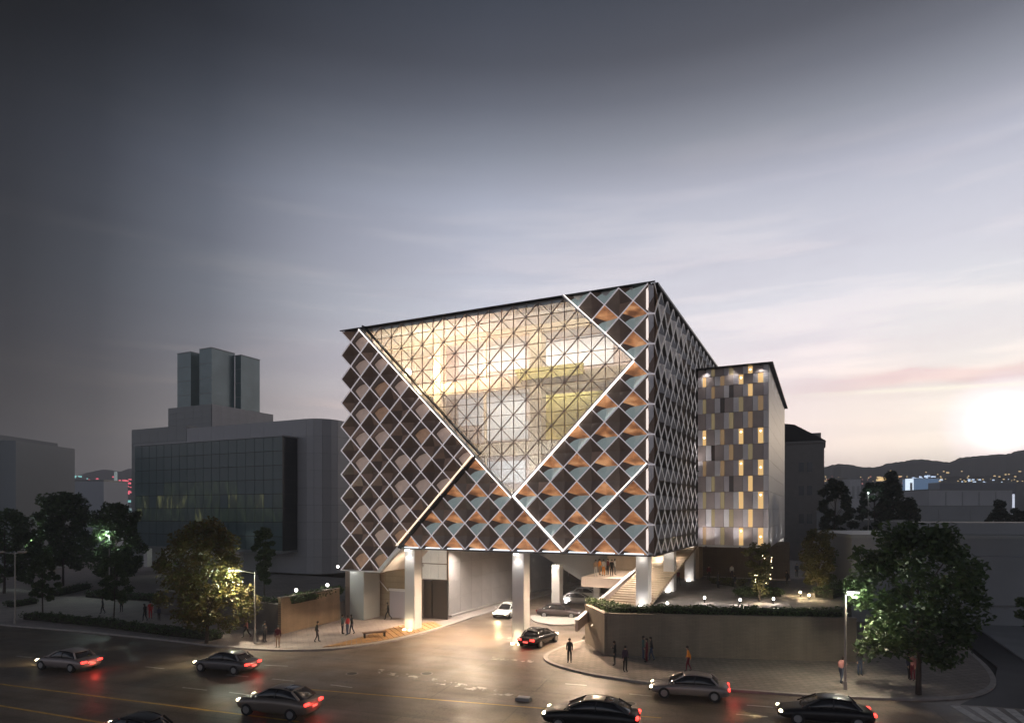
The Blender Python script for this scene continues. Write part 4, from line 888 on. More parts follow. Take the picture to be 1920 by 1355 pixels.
# ================================================================ vegetation
def leafmesh(name, m, cents, n, lo, hi, rng, up=.3):
    idx = rng.integers(0, len(cents), n); c = np.array([cents[i][:3] for i in idx]); r = np.array([cents[i][3] for i in idx])
    d = rng.normal(size=(n,3)); d /= np.linalg.norm(d, axis=1)[:,None]; c = c+d*(r*rng.random(n)**.45)[:,None]*np.array([1,1,.8])
    a = rng.normal(size=(n,3)); a[:,2] *= .6; a /= np.linalg.norm(a, axis=1)[:,None]; b = rng.normal(size=(n,3)); b[:,2] += 0
    b -= (a*b).sum(1)[:,None]*a; b /= np.linalg.norm(b, axis=1)[:,None]
    s = rng.uniform(lo, hi, n)[:,None]; vs = np.stack([c-a*s, c-b*s*.5, c+a*s, c+b*s*.5], 1).reshape(-1,3)
    me = bpy.data.meshes.new(name); me.vertices.add(4*n); me.vertices.foreach_set('co', vs.ravel()); me.loops.add(4*n); me.loops.foreach_set('vertex_index', np.arange(4*n))
    me.polygons.add(n); me.polygons.foreach_set('loop_start', np.arange(n)*4); me.polygons.foreach_set('loop_total', np.full(n,4)); me.materials.append(m); me.update(); me.validate(); return me
def leafmat(name, c1, c2, c3):
    m = bpy.data.materials.new(name); m.use_nodes = True; t = m.node_tree; b = t.nodes['Principled BSDF']; b.inputs['Roughness'].default_value = .55
    g2 = t.nodes.new('ShaderNodeNewGeometry'); cr = t.nodes.new('ShaderNodeValToRGB'); e = cr.color_ramp.elements
    e[0].color = (*c1,1); e[1].color = (*c3,1); k = e.new(.5); k.color = (*c2,1)
    t.links.new(g2.outputs['Random Per Island'], cr.inputs[0]); t.links.new(cr.outputs[0], b.inputs['Base Color'])
    tl = t.nodes.new('ShaderNodeBsdfTranslucent'); t.links.new(cr.outputs[0], tl.inputs[0]); mx = t.nodes.new('ShaderNodeMixShader'); mx.inputs[0].default_value = .3
    t.links.new(b.outputs[0], mx.inputs[1]); t.links.new(tl.outputs[0], mx.inputs[2]); t.links.new(mx.outputs[0], t.nodes['Material Output'].inputs[0]); return m
M_bark = mat('bark', (.06,.045,.035), .9, var=.3, vs=6, bump=.5, bs=20)
M_lg = leafmat('dark_green_leaves', (.03,.055,.02), (.05,.085,.03), (.08,.12,.04))
M_lau = leafmat('golden_leaves', (.07,.065,.02), (.14,.105,.03), (.10,.13,.035))
M_lp = leafmat('pine_needles', (.015,.03,.018), (.02,.04,.02), (.035,.05,.025))
M_lo = leafmat('olive_leaves', (.06,.065,.02), (.10,.10,.03), (.15,.12,.04))
def tree(name, label, base, h, cr, cb, m, nl, seed, ls=(.13,.24), shape='round', group=None, cat='tree', trunk=.17):
    rng = np.random.default_rng(seed); r2 = random.Random(seed); t = thing(name, label, cat, base, 0, group)
    mb = MB(); tip = Vector((r2.uniform(-.2,.2), r2.uniform(-.2,.2), h*.82)); mid = Vector((r2.uniform(-.12,.12), 0, cb))
    mb.tube((0,0,-.05), mid, trunk, trunk*.7, 8).tube(mid-Vector((0,0,.05)), tip, trunk*.7, trunk*.15, 7)
    cents = []; nc = int(54 if cr > 3 else 28)
    for k in range(nc):
        f = (k+.5)/nc; z = cb+(h-cb)*f
        if shape == 'round': rr_ = cr*math.sqrt(max(.03, 1-(abs(f-.42)/.60)**2.2))
        elif shape == 'cone': rr_ = cr*(1-f)**.8+.15
        else: rr_ = cr*(.35+.65*f)*math.sqrt(max(.05, 1-max(0,(f-.6)/.42)**2))
        a = k*2.39996+r2.uniform(-.3,.3); q = rr_*r2.uniform(.35,.86)
        s_ = max(.32, cr*r2.uniform(.16,.30)); p = (q*math.cos(a), q*math.sin(a), z+r2.uniform(-.2,.2)-s_*.2, s_); cents.append(p)
        if k % 2 == 0: 
            st = mid.lerp(tip, max(0, min(.9, f-.25))); mb.tube(st, p[:3], trunk*.32*(1-f*.5), trunk*.07, 5)
    mb.build('trunk', M_bark, t); link('crown', leafmesh('crown', m, cents, nl, *ls, rng), t)
    return t
tree('maple_tree', 'big round golden leaved tree lit by the left street lamp', P(387,1206,.12), 9.9, 4.1, 1.9, M_lau, 11000, 11, (.12,.22))
tree('maple_tree', 'largest dark green tree on the right pavement corner beside the lit lamp', P(1722,1301,.12), 9.9, 4.35, 2.5, M_lg, 9500, 12, (.13,.25))
tree('street_tree', 'dark bushy tree in front of the far left block', P(118,1098,.1)+Vector((0,0,0)), 13.5, 5.2, 3.2, M_lg, 9000, 13, (.2,.36))
tree('street_tree', 'tall dark tree before the left corner of the glass office block', P(218,1112,.1), 11.8, 3.9, 2.6, M_lg, 8000, 14, (.18,.32))
tree('street_tree', 'dark tree cut by the left edge of the picture', P(8,1112,.1), 10.8, 4.6, 2.2, M_lg, 8000, 15, (.18,.32))
tree('young_tree', 'small thin dark tree standing in the left hedge', P(80,1150,.12), 6.3, 1.8, 1.8, M_lg, 3500, 16, (.12,.2), trunk=.08)
tree('young_tree', 'slender dark tree in the hedge nearest the walking people', P(213,1164,.12), 6.6, 1.7, 2.0, M_lg, 3500, 17, (.12,.2), trunk=.08)
tree('young_tree', 'upright narrow dark tree behind the golden tree, before the grey cladding', P(496,1118,1.9), 7.2, 1.7, 1.6, M_lg, 4200, 18, (.13,.22), 'vase', trunk=.09)
tree('plaza_tree', 'slim plaza tree hung with small warm lights beneath the hotel', P(1424,1127,ZP), 5.2, 1.75, 1.0, M_lo, 2600, 19, (.1,.18), 'vase', trunk=.09)
tree('plaza_tree', 'broad dim plaza tree glowing warm at its base, right of the hotel', P(1533,1110,ZP), 6.0, 2.9, 1.0, M_lo, 5200, 20, (.12,.2), 'vase', trunk=.1)
tree('plaza_tree', 'low dark tree beside the hotel column on the plaza', P(1582,1100,ZP), 4.6, 2.2, .8, M_lg, 3000, 21, (.12,.2), 'round', trunk=.1)
tree('pine_tree', 'dark pine against the old building on the right', P(1565,1000,0)*0+PD(1565,1010,92)*1, 8.4, 3.0, .5, M_lp, 4200, 22, (.2,.36), 'round')
tree('pine_tree', 'tallest pointed pine in the middle of the dark clump', PD(1672,1012,100), 10.6, 3.3, .3, M_lp, 4500, 23, (.2,.38), 'cone')
tree('pine_tree', 'round headed pine on the left of the dark clump', PD(1640,1010,98), 8.6, 2.9, .4, M_lp, 3600, 24, (.2,.38))
tree('pine_tree', 'spreading pine on the right of the dark clump', PD(1705,1012,99), 6.3, 3.2, .3, M_lp, 3600, 25, (.2,.38), 'cone')
tree('pine_tree', 'cone shaped pine on the flat roof at the right', PD(1875,998,110), 5.4, 2.6, .1, M_lp, 3400, 26, (.2,.34), 'cone')
tree('pine_tree', 'rounded shrubby pine at the right edge above the low building', PD(1910,998,106), 3.7, 2.7, .1, M_lp, 3000, 27, (.2,.34))
tree('street_tree', 'leafy branch ends of a tree at the right edge of the picture', P(1975,1262,.12), 6.0, 2.3, 3.0, M_lg, 3200, 28, (.12,.2))
def hedge(name, label, pts, wd, h, m, n, z=.12, ls=(.07,.13), cat='hedge', seed=5, kind=None):
    rng = np.random.default_rng(seed); r2 = random.Random(seed); o0 = Vector((*pts[0][:2], z)); cents = []
    for a, b in zip(pts, pts[1:]):
        a, b = Vector((*a[:2], 0)), Vector((*b[:2], 0)); L_ = (b-a).length; d = (b-a)/L_; s_ = Vector((-d.y, d.x, 0)); k = max(2, int(L_/.45))
        for i in range(k+1):
            for q in (-.3, 0, .3):
                p = a+d*(L_*i/k)+s_*(q*wd+r2.uniform(-.1,.1)); cents.append((p.x-o0.x, p.y-o0.y, h*r2.uniform(.35,.65), h*r2.uniform(.38,.55)))
    t = thing(name, label, cat, o0); link('foliage', leafmesh('foliage', m, cents, n, *ls, rng), t)
    mb = MB()
    for a, b in zip(pts, pts[1:]):
        a, b = Vector((*a[:2], 0))-Vector((o0.x,o0.y,0)), Vector((*b[:2], 0))-Vector((o0.x,o0.y,0)); mb.bar(a+Vector((0,0,h*.35)), b+Vector((0,0,h*.35)), wd*.7, h*.6, (0,0,1))
    mb.build('branches', mat('hedge_twigs', (.02,.02,.012), .95), t); return t
hedge('hedge', 'long low dark hedge along the left kerb under the street trees', [P(55,1162),P(180,1174),P(300,1190),P(405,1202)], 1.6, .85, M_lg, 9000, seed=1)
hedge('hedge', 'dark hedge clump behind the people in the left plaza', [P(170,1120),P(240,1124),P(330,1130)], 2.0, 1.0, M_lg, 4500, seed=2)
hedge('hedge', 'short dark hedge on the path toward the far left block', [P(100,1120),P(160,1105)], 1.8, 1.0, M_lg, 2500, seed=3)
hedge('hedge', 'small hedge near the far left lamp post', [P(20,1140),P(62,1133)], 1.4, .8, M_lg, 1800, seed=4)
hedge('hedge', 'planting on top of the tan brick retaining wall at the left', [(wl0.x+.4,wl0.y+1.2),(wl1.x-.4,wl1.y+1.2)], 1.2, 1.0, M_lg, 3500, z=2.6, seed=6)
hedge('hedge', 'dark hedge behind the low wall at the left terrace', [(wl0.x-16,wl0.y+11.8),(wl0.x-1,wl0.y+1.6)], 1.2, 1.0, M_lg, 4000, z=2.2, seed=7)
hedge('hedge', 'long dark planted hedge on top of the brown retaining wall', [(pl.x+.9,pl.y+.6),(pa.x+1.0,pa.y+1.2),(pb.x-.6,pb.y+1.2)], 1.5, .95, M_lg, 12000, z=ZP+.05, seed=8)
hedge('planter_grass', 'ornamental grass bed in front of the dark brick wall', [P(1345,1093,ZP),P(1385,1099,ZP)], 2.4, .9, M_lo, 2800, z=ZP, seed=9, cat='planting')
hedge('planter_hedge', 'clipped dark box hedge round the foot of the slim plaza tree', [P(1388,1118,ZP),P(1458,1117,ZP)], 2.0, 1.0, M_lg, 3600, z=ZP, seed=10, cat='hedge')
hedge('planter_hedge', 'dark shrubs at the right end of the plaza', [P(1545,1122,ZP),P(1600,1105,ZP)], 2.2, 1.3, M_lg, 3600, z=ZP, seed=11, cat='hedge')
# plaza floor spots
for k, (px, py, lb) in enumerate([(1136,1128,'at the foot of the cream parapet'),(1253,1141,'between hedge and steps'),(1323,1130,'in front of the grass bed'),(1390,1134,'left of the clipped box hedge'),(1453,1132,'right of the clipped box hedge'),
        (1503,1119,'left of the broad plaza tree'),(1520,1125,'under the broad plaza tree'),(1563,1084,'near the dark tree by the plaza edge'),(1372,1078,'beside the dark brick wall')]):
    p = P(px, py, ZP); p.y += .3; t = thing('floor_spotlight', 'small round glowing floor light '+lb, 'light', p, 0, 'floor lights on the plaza')
    MB().tube((0,0,0), (0,0,.32), .06, .06, 8).build('post', M_black, t); MB().ball((0,0,.42), .11, 8, 5).build('lamp_globe', M_lampw if k in (5,6) else M_lamp, t, smooth=True)
    point((0,-.05,.62), 170 if k in (5,6) else 105, (1,.75,.42) if k in (5,6) else (1,.88,.76), .12, t)
for k, (q, z) in enumerate((((546,1108),2.75),((604,1097),2.75))):
    p = Vector((wl0.x+(wl1.x-wl0.x)*(.18, .72)[k], wl0.y+(wl1.y-wl0.y)*(.18, .72)[k]+.9, 3.2)); t = thing('floor_spotlight', 'round white garden light over the tan wall, '+('left one' if k == 0 else 'nearer the grey pier'), 'light', p, 0, 'garden lights on the left wall')
    MB().tube((0,0,0), (0,0,.45), .05, .05, 8).build('post', M_black, t); MB().ball((0,0,.55), .15, 8, 5).build('lamp_globe', M_lamp, t, smooth=True); point((0,-.1,.8), 30, (1,.9,.8), .12, t)
point(P(1424,1127,ZP)+Vector((-.5,-1.2,.5)), 90, (1,.78,.5), .15, None, 'tree_fill')  # added point light brightening the tree, no lamp body
point(P(1533,1110,ZP)+Vector((-.8,-1.4,.5)), 90, (1,.72,.4), .15, None, 'tree_fill')  # same added light for the broad tree
# fairy lights in the plaza tree and bushes
r2 = random.Random(4); pt = P(1424,1127,ZP)
for k in range(14):
    p = pt+Vector((r2.uniform(-1.2,.9), -1.0+r2.uniform(-.3,.3), r2.uniform(1.2,4.4))); o = MB().ball((0,0,0), .028, 6, 4).build('fairy_light', M_lampw, None, p); tag(o, 'tiny warm fairy light among the branches of the slim plaza tree', 'light', 'fairy lights in the plaza tree')

# ================================================================ street lamps
M_pole = mat('grey_lamp_pole', (.34,.32,.30), .45, .3, var=.1)
def lamp(name, label, base, h, arms, on):
    t = thing(name, label, 'street lamp', base); MB().tube((0,0,0), (0,0,h), .075, .05, 10).tube((0,0,0), (0,0,.5), .12, .10, 10).build('pole', M_pole, t)
    for dx, dy, dz in arms:
        MB().tube((0,0,h-.15), (dx*.8,dy*.8,h+dz), .045, .04, 8).build('arm', M_pole, t)
        d = Vector((dx, dy, 0)).normalized(); a = math.atan2(dy, dx)
        MB().box((0,0,0), (.75,.26,.10)).build('lamp_head', M_pole, t, (dx,dy,h+dz+.06), a)
        MB().box((0,0,0), (.62,.22,.07)).build('lamp_glass', mat('street_lamp_glow', (1,1,1), .5, emis=(.97,1,.90), es=22) if on else M_grey, t, (dx,dy,h+dz-.03), a)
        if on: point((dx,dy,h+dz-.35), on, (.93,1,.80), .15, t); spot((dx,dy,h+dz-.3), (0,0,-1), on*2.5, (1,.80,.58), 150, .9, .2, t)
    return t
lamp('street_lamp', 'lit street lamp with a short arm reaching into the golden tree', P(478,1206,.12), 5.95, [(-1.7,-.2,.1)], 900)
lamp('street_lamp', 'lit lamp post before the brown retaining wall, next to the dark tree', P(1585,1292,.12), 5.85, [(.42,-.1,.12)], 420)
lamp('street_lamp', 'unlit double arm lamp post at the far left', P(28,1168,.12), 6.9, [(-1.5,0,0),(.7,0,0)], 0)
for (px, py, z, lb) in ((205,1003,5.6,'cool lamp glowing inside the crown of the tall dark left tree'),(63,1012,5.6,'greenish lamp half hidden by the far left trees'),(1628,925,9.0,'faint white lamp among the right hand pines')):
    D = {205:82.6, 63:92}.get(px, 97); p = PD(px, py, D); t = thing('street_lamp', lb, 'street lamp', (p.x, p.y, 0)); MB().tube((0,0,0), (0,0,p.z), .1, .06, 8).build('pole', M_pole, t)
    MB().ball((0,0,p.z+.1), .10, 8, 5).build('lamp_globe', mat('cool_lamp_glow', (1,1,1), .5, emis=(.85,1,.95), es=8), t); point((0,-.7,p.z+.1), 420 if px < 300 else 60, (.80,1,.92), .2, t)

# ================================================================ cars
def carbody(sec, m, name, parent, sub=1):
    """sec: list of (x, z_low, z_belt, z_top, half width low, half width belt, half width top)"""
    bm = bmesh.new(); rings = []
    for x, zl, zb_, zt_, wl_, wb, wt in sec:
        pts = [(-wl_*.85,zl),(-wl_,zl+.10),(-wb,(zl+zb_)/2+.03),(-wb*.985,zb_),(-wt,zt_-.02),(-wt*.55,zt_)]
        pts += [(-a, z) for a, z in reversed(pts)]
        rings.append([bm.verts.new((x, y, z)) for y, z in pts])
    for a, b in zip(rings, rings[1:]):
        for i in range(len(a)): j = (i+1) % len(a); bm.faces.new((a[i], a[j], b[j], b[i]))
    bm.faces.new(rings[0][::-1]); bm.faces.new(rings[-1])
    bmesh.ops.recalc_face_normals(bm, faces=bm.faces)
    me = bpy.data.meshes.new(name); bm.to_mesh(me); bm.free(); me.materials.append(m); me.polygons.foreach_set('use_smooth', [True]*len(me.polygons))
    o = link(name, me, parent); sm = o.modifiers.new('smooth', 'SUBSURF'); sm.levels = sub; sm.render_levels = sub; return o
M_cg = mat('dark_car_glass', (.02,.02,.022), .05, spec=.8); M_ty = mat('tyre_rubber', (.02,.02,.02), .8); M_rim = mat('alloy_rim', (.45,.45,.46), .3, .8)
M_head = mat('headlight_glow', (1,1,1), .3, emis=(1,.86,.52), es=20); M_heado = mat('headlight_glass', (.6,.6,.6), .1); M_tail = mat('tail_light_glow', (.8,.02,.02), .3, emis=(1,.04,.03), es=5)
M_tailo = mat('red_lens', (.25,.01,.01), .15); M_plate = mat('blank_plate', (.6,.6,.58), .5)
def car(label, px, py, ang, paint, kind='sedan', head=True, tail=True, L_=4.6, z=0, group='cars on the wet road'):
    """px, py: ground point at the middle of the car; ang: heading in degrees"""
    p = P(px, py, z); t = thing('car', label, 'car', (p.x, p.y, z), R(ang), group); k = L_/4.6; sv = kind == 'suv'; tall = .14 if sv else 0
    sec = [(-2.30*k,.34,.62+tall,.70+tall,.60,.70,.55),(-2.18*k,.24,.72+tall,.86+tall,.78,.86,.70),(-1.6*k,.20,.78+tall,.93+tall,.84,.92,.78),(-.8*k,.18,.78+tall,.92+tall,.86,.93,.80),(.3*k,.18,.76+tall,.90+tall,.86,.93,.80),
           (1.0*k,.18,.74+tall,.86+tall,.86,.92,.76),(1.7*k,.20,.66+tall,.78+tall,.82,.90,.68),(2.15*k,.24,.56+tall,.66+tall,.74,.80,.58),(2.30*k,.32,.50+tall,.56+tall,.55,.62,.42)]
    carbody(sec, paint, 'body', t)
    g0 = -2.0 if sv else -1.75
    cab = [(g0*k,.80+tall,.84+tall,.88+tall,.66,.70,.60),((g0+.55)*k,.80+tall,1.05+tall,1.28+tall,.72,.72,.50),(-.7*k,.8+tall,1.14+tall,1.42+tall,.74,.72,.54),(.0,.8+tall,1.13+tall,1.40+tall,.74,.72,.54),(.5*k,.8+tall,1.02+tall,1.24+tall,.73,.71,.53),(1.25*k,.78+tall,.82+tall,.86+tall,.66,.68,.58)]
    carbody(cab, M_cg, 'window_glass', t)
    rs = [(x*k, z+tall-.07, z+tall-.05, z+tall+.012, w2, w2*1.02, w2*.85) for x, z, w2 in ((-1.32,1.27,.50),(-1.15,1.31,.53),(-.7,1.395,.555),(-.2,1.405,.56),(.15,1.365,.55),(.36,1.30,.53))]
    carbody(rs, paint, 'roof', t)
    for sy in (-1, 1):
        MB().bar((.30*k,sy*.55,1.30+tall), (1.18*k,sy*.71,.86+tall), .06, .05, (0,sy,.3)).build('windscreen_pillar', paint, t)
        MB().bar((-1.25*k,sy*.55,1.28+tall), (-1.85*k if sv else -1.65*k,sy*.71,.90+tall), .10, .05, (0,sy,.3)).build('rear_pillar', paint, t)
        MB().bar((-.35*k,sy*.625,1.33+tall), (-.30*k,sy*.745,.88+tall), .06, .05, (0,sy,.3)).build('door_pillar', M_black, t)
    wm = MB().tube((0,-.11,0), (0,.11,0), .32, .32, 20).mesh('tyre', M_ty); rm = MB().tube((0,-.02,0), (0,.02,0), .21, .18, 14).mesh('rim', M_rim)
    for sx in (-1.42*k, 1.40*k):
        for sy in (-1, 1):
            wh = link('wheel', wm, t, (sx,sy*.83,.32)); link('rim', rm, wh, (0,sy*.12,0))
    for sy in (-1, 1):
        MB().ball((0,0,0), .14, 8, 6, (.7,1.35,.5)).build('headlight', M_head if head else M_heado, t, (2.17*k,sy*.58,.57+tall), smooth=True)
        MB().box((0,0,0), (.12,.36,.13)).build('taillight', M_tail if tail else M_tailo, t, (-2.24*k,sy*.58,.70+tall))
        MB().ball((0,0,0), .1, 8, 5, (.6,1,.7)).build('wing_mirror', paint, t, (.85*k,sy*1.0,.95+tall), smooth=True)
    MB().box((0,0,0), (.03,.46,.12)).build('number_plate', M_plate, t, (-2.31*k,0,.52+tall)); MB().box((0,0,0), (.06,1.2,.13)).build('grille', M_black, t, (2.27*k,0,.40+tall))
    if head: spot((2.35*k,0,.6+tall), (1,0,-.16), 260, (1,.80,.42), 70, .8, .12, t)
    if tail: point((-2.55*k,0,.62+tall), 15, (1,.06,.04), .15, t)
    return t
pt_ = lambda n, c, r_=.3: mat(n, c, r_, .3, spec=.6)
RD = 180-18.5
car('silver grey saloon farthest left on the road, its rear lights glowing red', 128, 1252, RD, pt_('silver_red_paint', (.30,.25,.24)))
car('dark grey coupe passing the left pavement with red tail lights', 425, 1256, RD, pt_('dark_grey_paint', (.13,.12,.12)))
car('bronze grey hatchback near the bottom, left of the centre of the road', 523, 1336, RD, pt_('bronze_grey_paint', (.20,.165,.14)), 'suv')
car('grey saloon passing below the walker in orange, headlights shining on the road', 1292, 1304, RD+2, pt_('warm_grey_paint', (.26,.23,.22)))
car('large black car at the bottom centre of the road', 1108, 1362, RD+2, pt_('black_paint', (.012,.012,.013)), 'suv', L_=4.9)
car('black saloon at the bottom right with a bright headlight', 1545, 1352, RD+3, pt_('near_black_paint', (.02,.018,.02)))
car('dark car mostly below the lower edge at bottom left', 250, 1392, RD, pt_('black_paint', (.012,.012,.013)), tail=False)
car('black sedan with red tail lights driving in beneath the cube', 1010, 1206, 60, pt_('glossy_black_paint', (.012,.011,.012), .15), group='cars on the driveway')
car('white car with lit headlights coming out past the grey wall', 952, 1154, -112, pt_('white_paint', (.75,.74,.72)), tail=False, group='cars on the driveway')
car('dark maroon grey saloon parked side on behind the white kerb island', 1048, 1156, -12, pt_('dark_plum_paint', (.06,.045,.045)), head=False, tail=False, group='cars on the driveway')
car('silver saloon parked behind the dark saloon, under the balcony', 1085, 1132, -14, pt_('silver_paint', (.55,.53,.51)), head=False, tail=False, group='cars on the driveway')
car('white saloon farthest back below the balcony terrace', 1100, 1122, -14, pt_('white_paint', (.75,.74,.72)), head=False, tail=False, group='cars on the driveway')

# ================================================================ people (one skinned surface per pose)
SK = mat('skin', (.45,.28,.20), .6); 
def posemesh(name, J, skirt=False):
    """J joints in metres for a 1.72 m adult facing +x"""
    order = ['pelvis','waist','chest','neck','head0','head1','shL','elL','haL','fiL','shR','elR','haR','fiR','hipL','knL','anL','toL','hipR','knR','anR','toR']
    rad = dict(pelvis=(.13,.165), waist=(.105,.14), chest=(.12,.17), neck=(.052,.052), head0=(.082,.075), head1=(.095,.082), shL=(.062,.062), shR=(.062,.062), elL=(.042,.042), elR=(.042,.042), haL=(.032,.032), haR=(.032,.032), fiL=(.03,.018), fiR=(.03,.018),
               hipL=(.095,.095), hipR=(.095,.095), knL=(.062,.062), knR=(.062,.062), anL=(.042,.042), anR=(.042,.042), toL=(.036,.045), toR=(.036,.045))
    E_ = [('pelvis','waist'),('waist','chest'),('chest','neck'),('neck','head0'),('head0','head1'),('chest','shL'),('shL','elL'),('elL','haL'),('haL','fiL'),('chest','shR'),('shR','elR'),('elR','haR'),('haR','fiR'),
          ('pelvis','hipL'),('hipL','knL'),('knL','anL'),('anL','toL'),('pelvis','hipR'),('hipR','knR'),('knR','anR'),('anR','toR')]
    me = bpy.data.meshes.new(name); me.from_pydata([J[k] for k in order], [(order.index(a), order.index(b)) for a, b in E_], []); o = bpy.data.objects.new(name, me); C.objects.link(o)
    sk = o.modifiers.new('skin', 'SKIN'); sk.use_smooth_shade = True
    for i, k in enumerate(order): me.skin_vertices[0].data[i].radius = rad[k]; me.skin_vertices[0].data[i].use_root = (k == 'pelvis')
    sb = o.modifiers.new('sub', 'SUBSURF'); sb.levels = 1
    dg = bpy.context.evaluated_depsgraph_get(); out = bpy.data.meshes.new_from_object(o.evaluated_get(dg)); bpy.data.objects.remove(o); bpy.data.meshes.remove(me); out.name = name
    while len(out.materials) < 5: out.materials.append(None)
    for i in range(5): out.materials[i] = SK     # 0 skin 1 hair 2 top 3 trousers 4 shoes
    cls = {('neck','head0'):0, ('head0','head1'):0, ('haL','fiL'):0, ('haR','fiR'):0, ('anL','toL'):4, ('anR','toR'):4, ('hipL','knL'):3, ('knL','anL'):3, ('hipR','knR'):3, ('knR','anR'):3, ('pelvis','hipL'):3, ('pelvis','hipR'):3}
    def segd(p, a, b):
        a, b = Vector(a), Vector(b); t = max(0, min(1, (p-a).dot(b-a)/max(1e-6, (b-a).length_squared))); return (p-a-(b-a)*t).length
    h1 = Vector(J['head1'])
    for f in out.polygons:
        c = f.center; e = min(E_, key=lambda e: segd(c, J[e[0]], J[e[1]])); k = cls.get(e, 2)
        if e == ('pelvis','waist') and c.z < J['pelvis'][2]+.04: k = 3
        if e in (('neck','head0'),('head0','head1')) and (c.z > h1.z+.03 or c.x < h1.x-.025) and c.z > J['head0'][2]-.06: k = 1
        f.material_index = k
    return out
base = dict(pelvis=(0,0,.95), waist=(0,0,1.10), chest=(.0,0,1.34), neck=(.0,0,1.48), head0=(.015,0,1.56), head1=(.02,0,1.64), shL=(0,.17,1.40), elL=(-.02,.22,1.13), haL=(.05,.22,.90), fiL=(.07,.21,.81), shR=(0,-.17,1.40), elR=(-.02,-.22,1.13), haR=(.05,-.22,.90), fiR=(.07,-.21,.81),
            hipL=(0,.09,.90), knL=(.02,.10,.50), anL=(-.01,.10,.08), toL=(.16,.12,.04), hipR=(0,-.09,.90), knR=(.02,-.10,.50), anR=(-.01,-.10,.08), toR=(.16,-.12,.04))
stand = dict(base)
walk = dict(base, elL=(-.10,.22,1.14), haL=(-.12,.21,.90), fiL=(-.11,.21,.81), elR=(.08,-.22,1.15), haR=(.26,-.20,1.0), fiR=(.33,-.19,.95), knL=(.22,.09,.54), anL=(.27,.09,.10), toL=(.43,.10,.08), knR=(-.06,-.09,.50), anR=(-.34,-.09,.15), toR=(-.20,-.10,.04), chest=(.03,0,1.33), neck=(.05,0,1.47), head0=(.075,0,1.55), head1=(.09,0,1.63), shL=(.02,.17,1.39), shR=(.04,-.17,1.39))
walk2 = dict(walk, knL=(.13,.09,.52), anL=(.16,.09,.08), toL=(.32,.10,.04), knR=(.0,-.09,.5), anR=(-.20,-.09,.11), toR=(-.05,-.10,.04), elR=(.04,-.22,1.14), haR=(.14,-.2,.93), fiR=(.18,-.19,.85))
phone = dict(base, elR=(.02,-.22,1.14), haR=(.24,-.12,1.22), fiR=(.30,-.09,1.28), head0=(.03,0,1.55), head1=(.055,0,1.62))
lean = dict(walk2, chest=(.10,0,1.31), neck=(.15,0,1.44), head0=(.19,0,1.51), head1=(.22,0,1.58), shL=(.1,.17,1.37), shR=(.11,-.17,1.37), elR=(.2,-.22,1.15), haR=(.38,-.16,1.18), fiR=(.46,-.14,1.2), elL=(.05,.22,1.12), haL=(.15,.2,.92), fiL=(.18,.2,.83))
talk = dict(base, elL=(.02,.24,1.15), haL=(.18,.12,1.05), fiL=(.24,.06,1.06), knR=(.06,-.11,.5), anR=(.05,-.13,.08), toR=(.21,-.16,.04))
POSE = {k: posemesh('body', v) for k, v in dict(stand=stand, walk=walk, walk2=walk2, phone=phone, lean=lean, talk=talk).items()}
cm = lambda n, c: mat('cloth_'+n, c, .85)
CL = dict(black=cm('black', (.015,.015,.017)), charcoal=cm('charcoal', (.04,.04,.045)), navy=cm('navy', (.025,.03,.055)), red=cm('red', (.42,.03,.03)), pink=cm('pink', (.45,.20,.18)), teal=cm('teal', (.07,.14,.13)), maroon=cm('maroon', (.14,.02,.03)), orange=cm('orange', (.75,.28,.04)),
          purple=cm('purple', (.06,.035,.06)), white=cm('white', (.6,.58,.55)), tan=cm('tan', (.42,.28,.18)), grey=cm('grey', (.2,.2,.2)), denim=cm('denim', (.06,.08,.13)), skin=SK)
HAIR = mat('dark_hair', (.02,.014,.01), .6); SH = mat('shoe_leather', (.02,.018,.016), .5)
def person(px, py, pose, top, legs, face, label, z=.12, hs=1.0, group=None, loc=None):
    p = P(px, py, z) if loc is None else loc
    o = link('person', POSE[pose], None, p, R(face)); o.scale = (hs, hs, hs)
    for i, m in enumerate((SK, HAIR, CL[top], CL[legs], SH)): o.material_slots[i].link = 'OBJECT'; o.material_slots[i].material = m
    hm = hairmesh[rr.randint(0, 1)]; j = dict(stand=stand, walk=walk, walk2=walk2, phone=phone, lean=lean, talk=talk)[pose]['head1']
    hr = link('hair', hm, o, (j[0]-.012, j[1], j[2]+.03))
    f_ = link('nose', NOSE, o, (j[0]+.088, 0, j[2]-.035))
    for s_ in (-1, 1): link('ear', EAR, o, (j[0]+.0, s_*.083, j[2]-.03))
    tag(o, label, 'person', group); return o
hairmesh = [MB().ball((0,0,.0), .105, 10, 7, (1.0,.92,.92)).mesh('hair', HAIR, True), MB().ball((0,0,.0), .108, 10, 7, (1.0,.92,.9)).ball((-.05,0,-.10), .085, 8, 6, (.7,.9,1.2)).mesh('hair', HAIR, True)]
NOSE = MB().ball((0,0,0), .016, 6, 4, (1.1,.8,1.4)).mesh('nose', SK, True); EAR = MB().ball((0,0,0), .022, 6, 4, (.7,.4,1.2)).mesh('ear', SK, True)
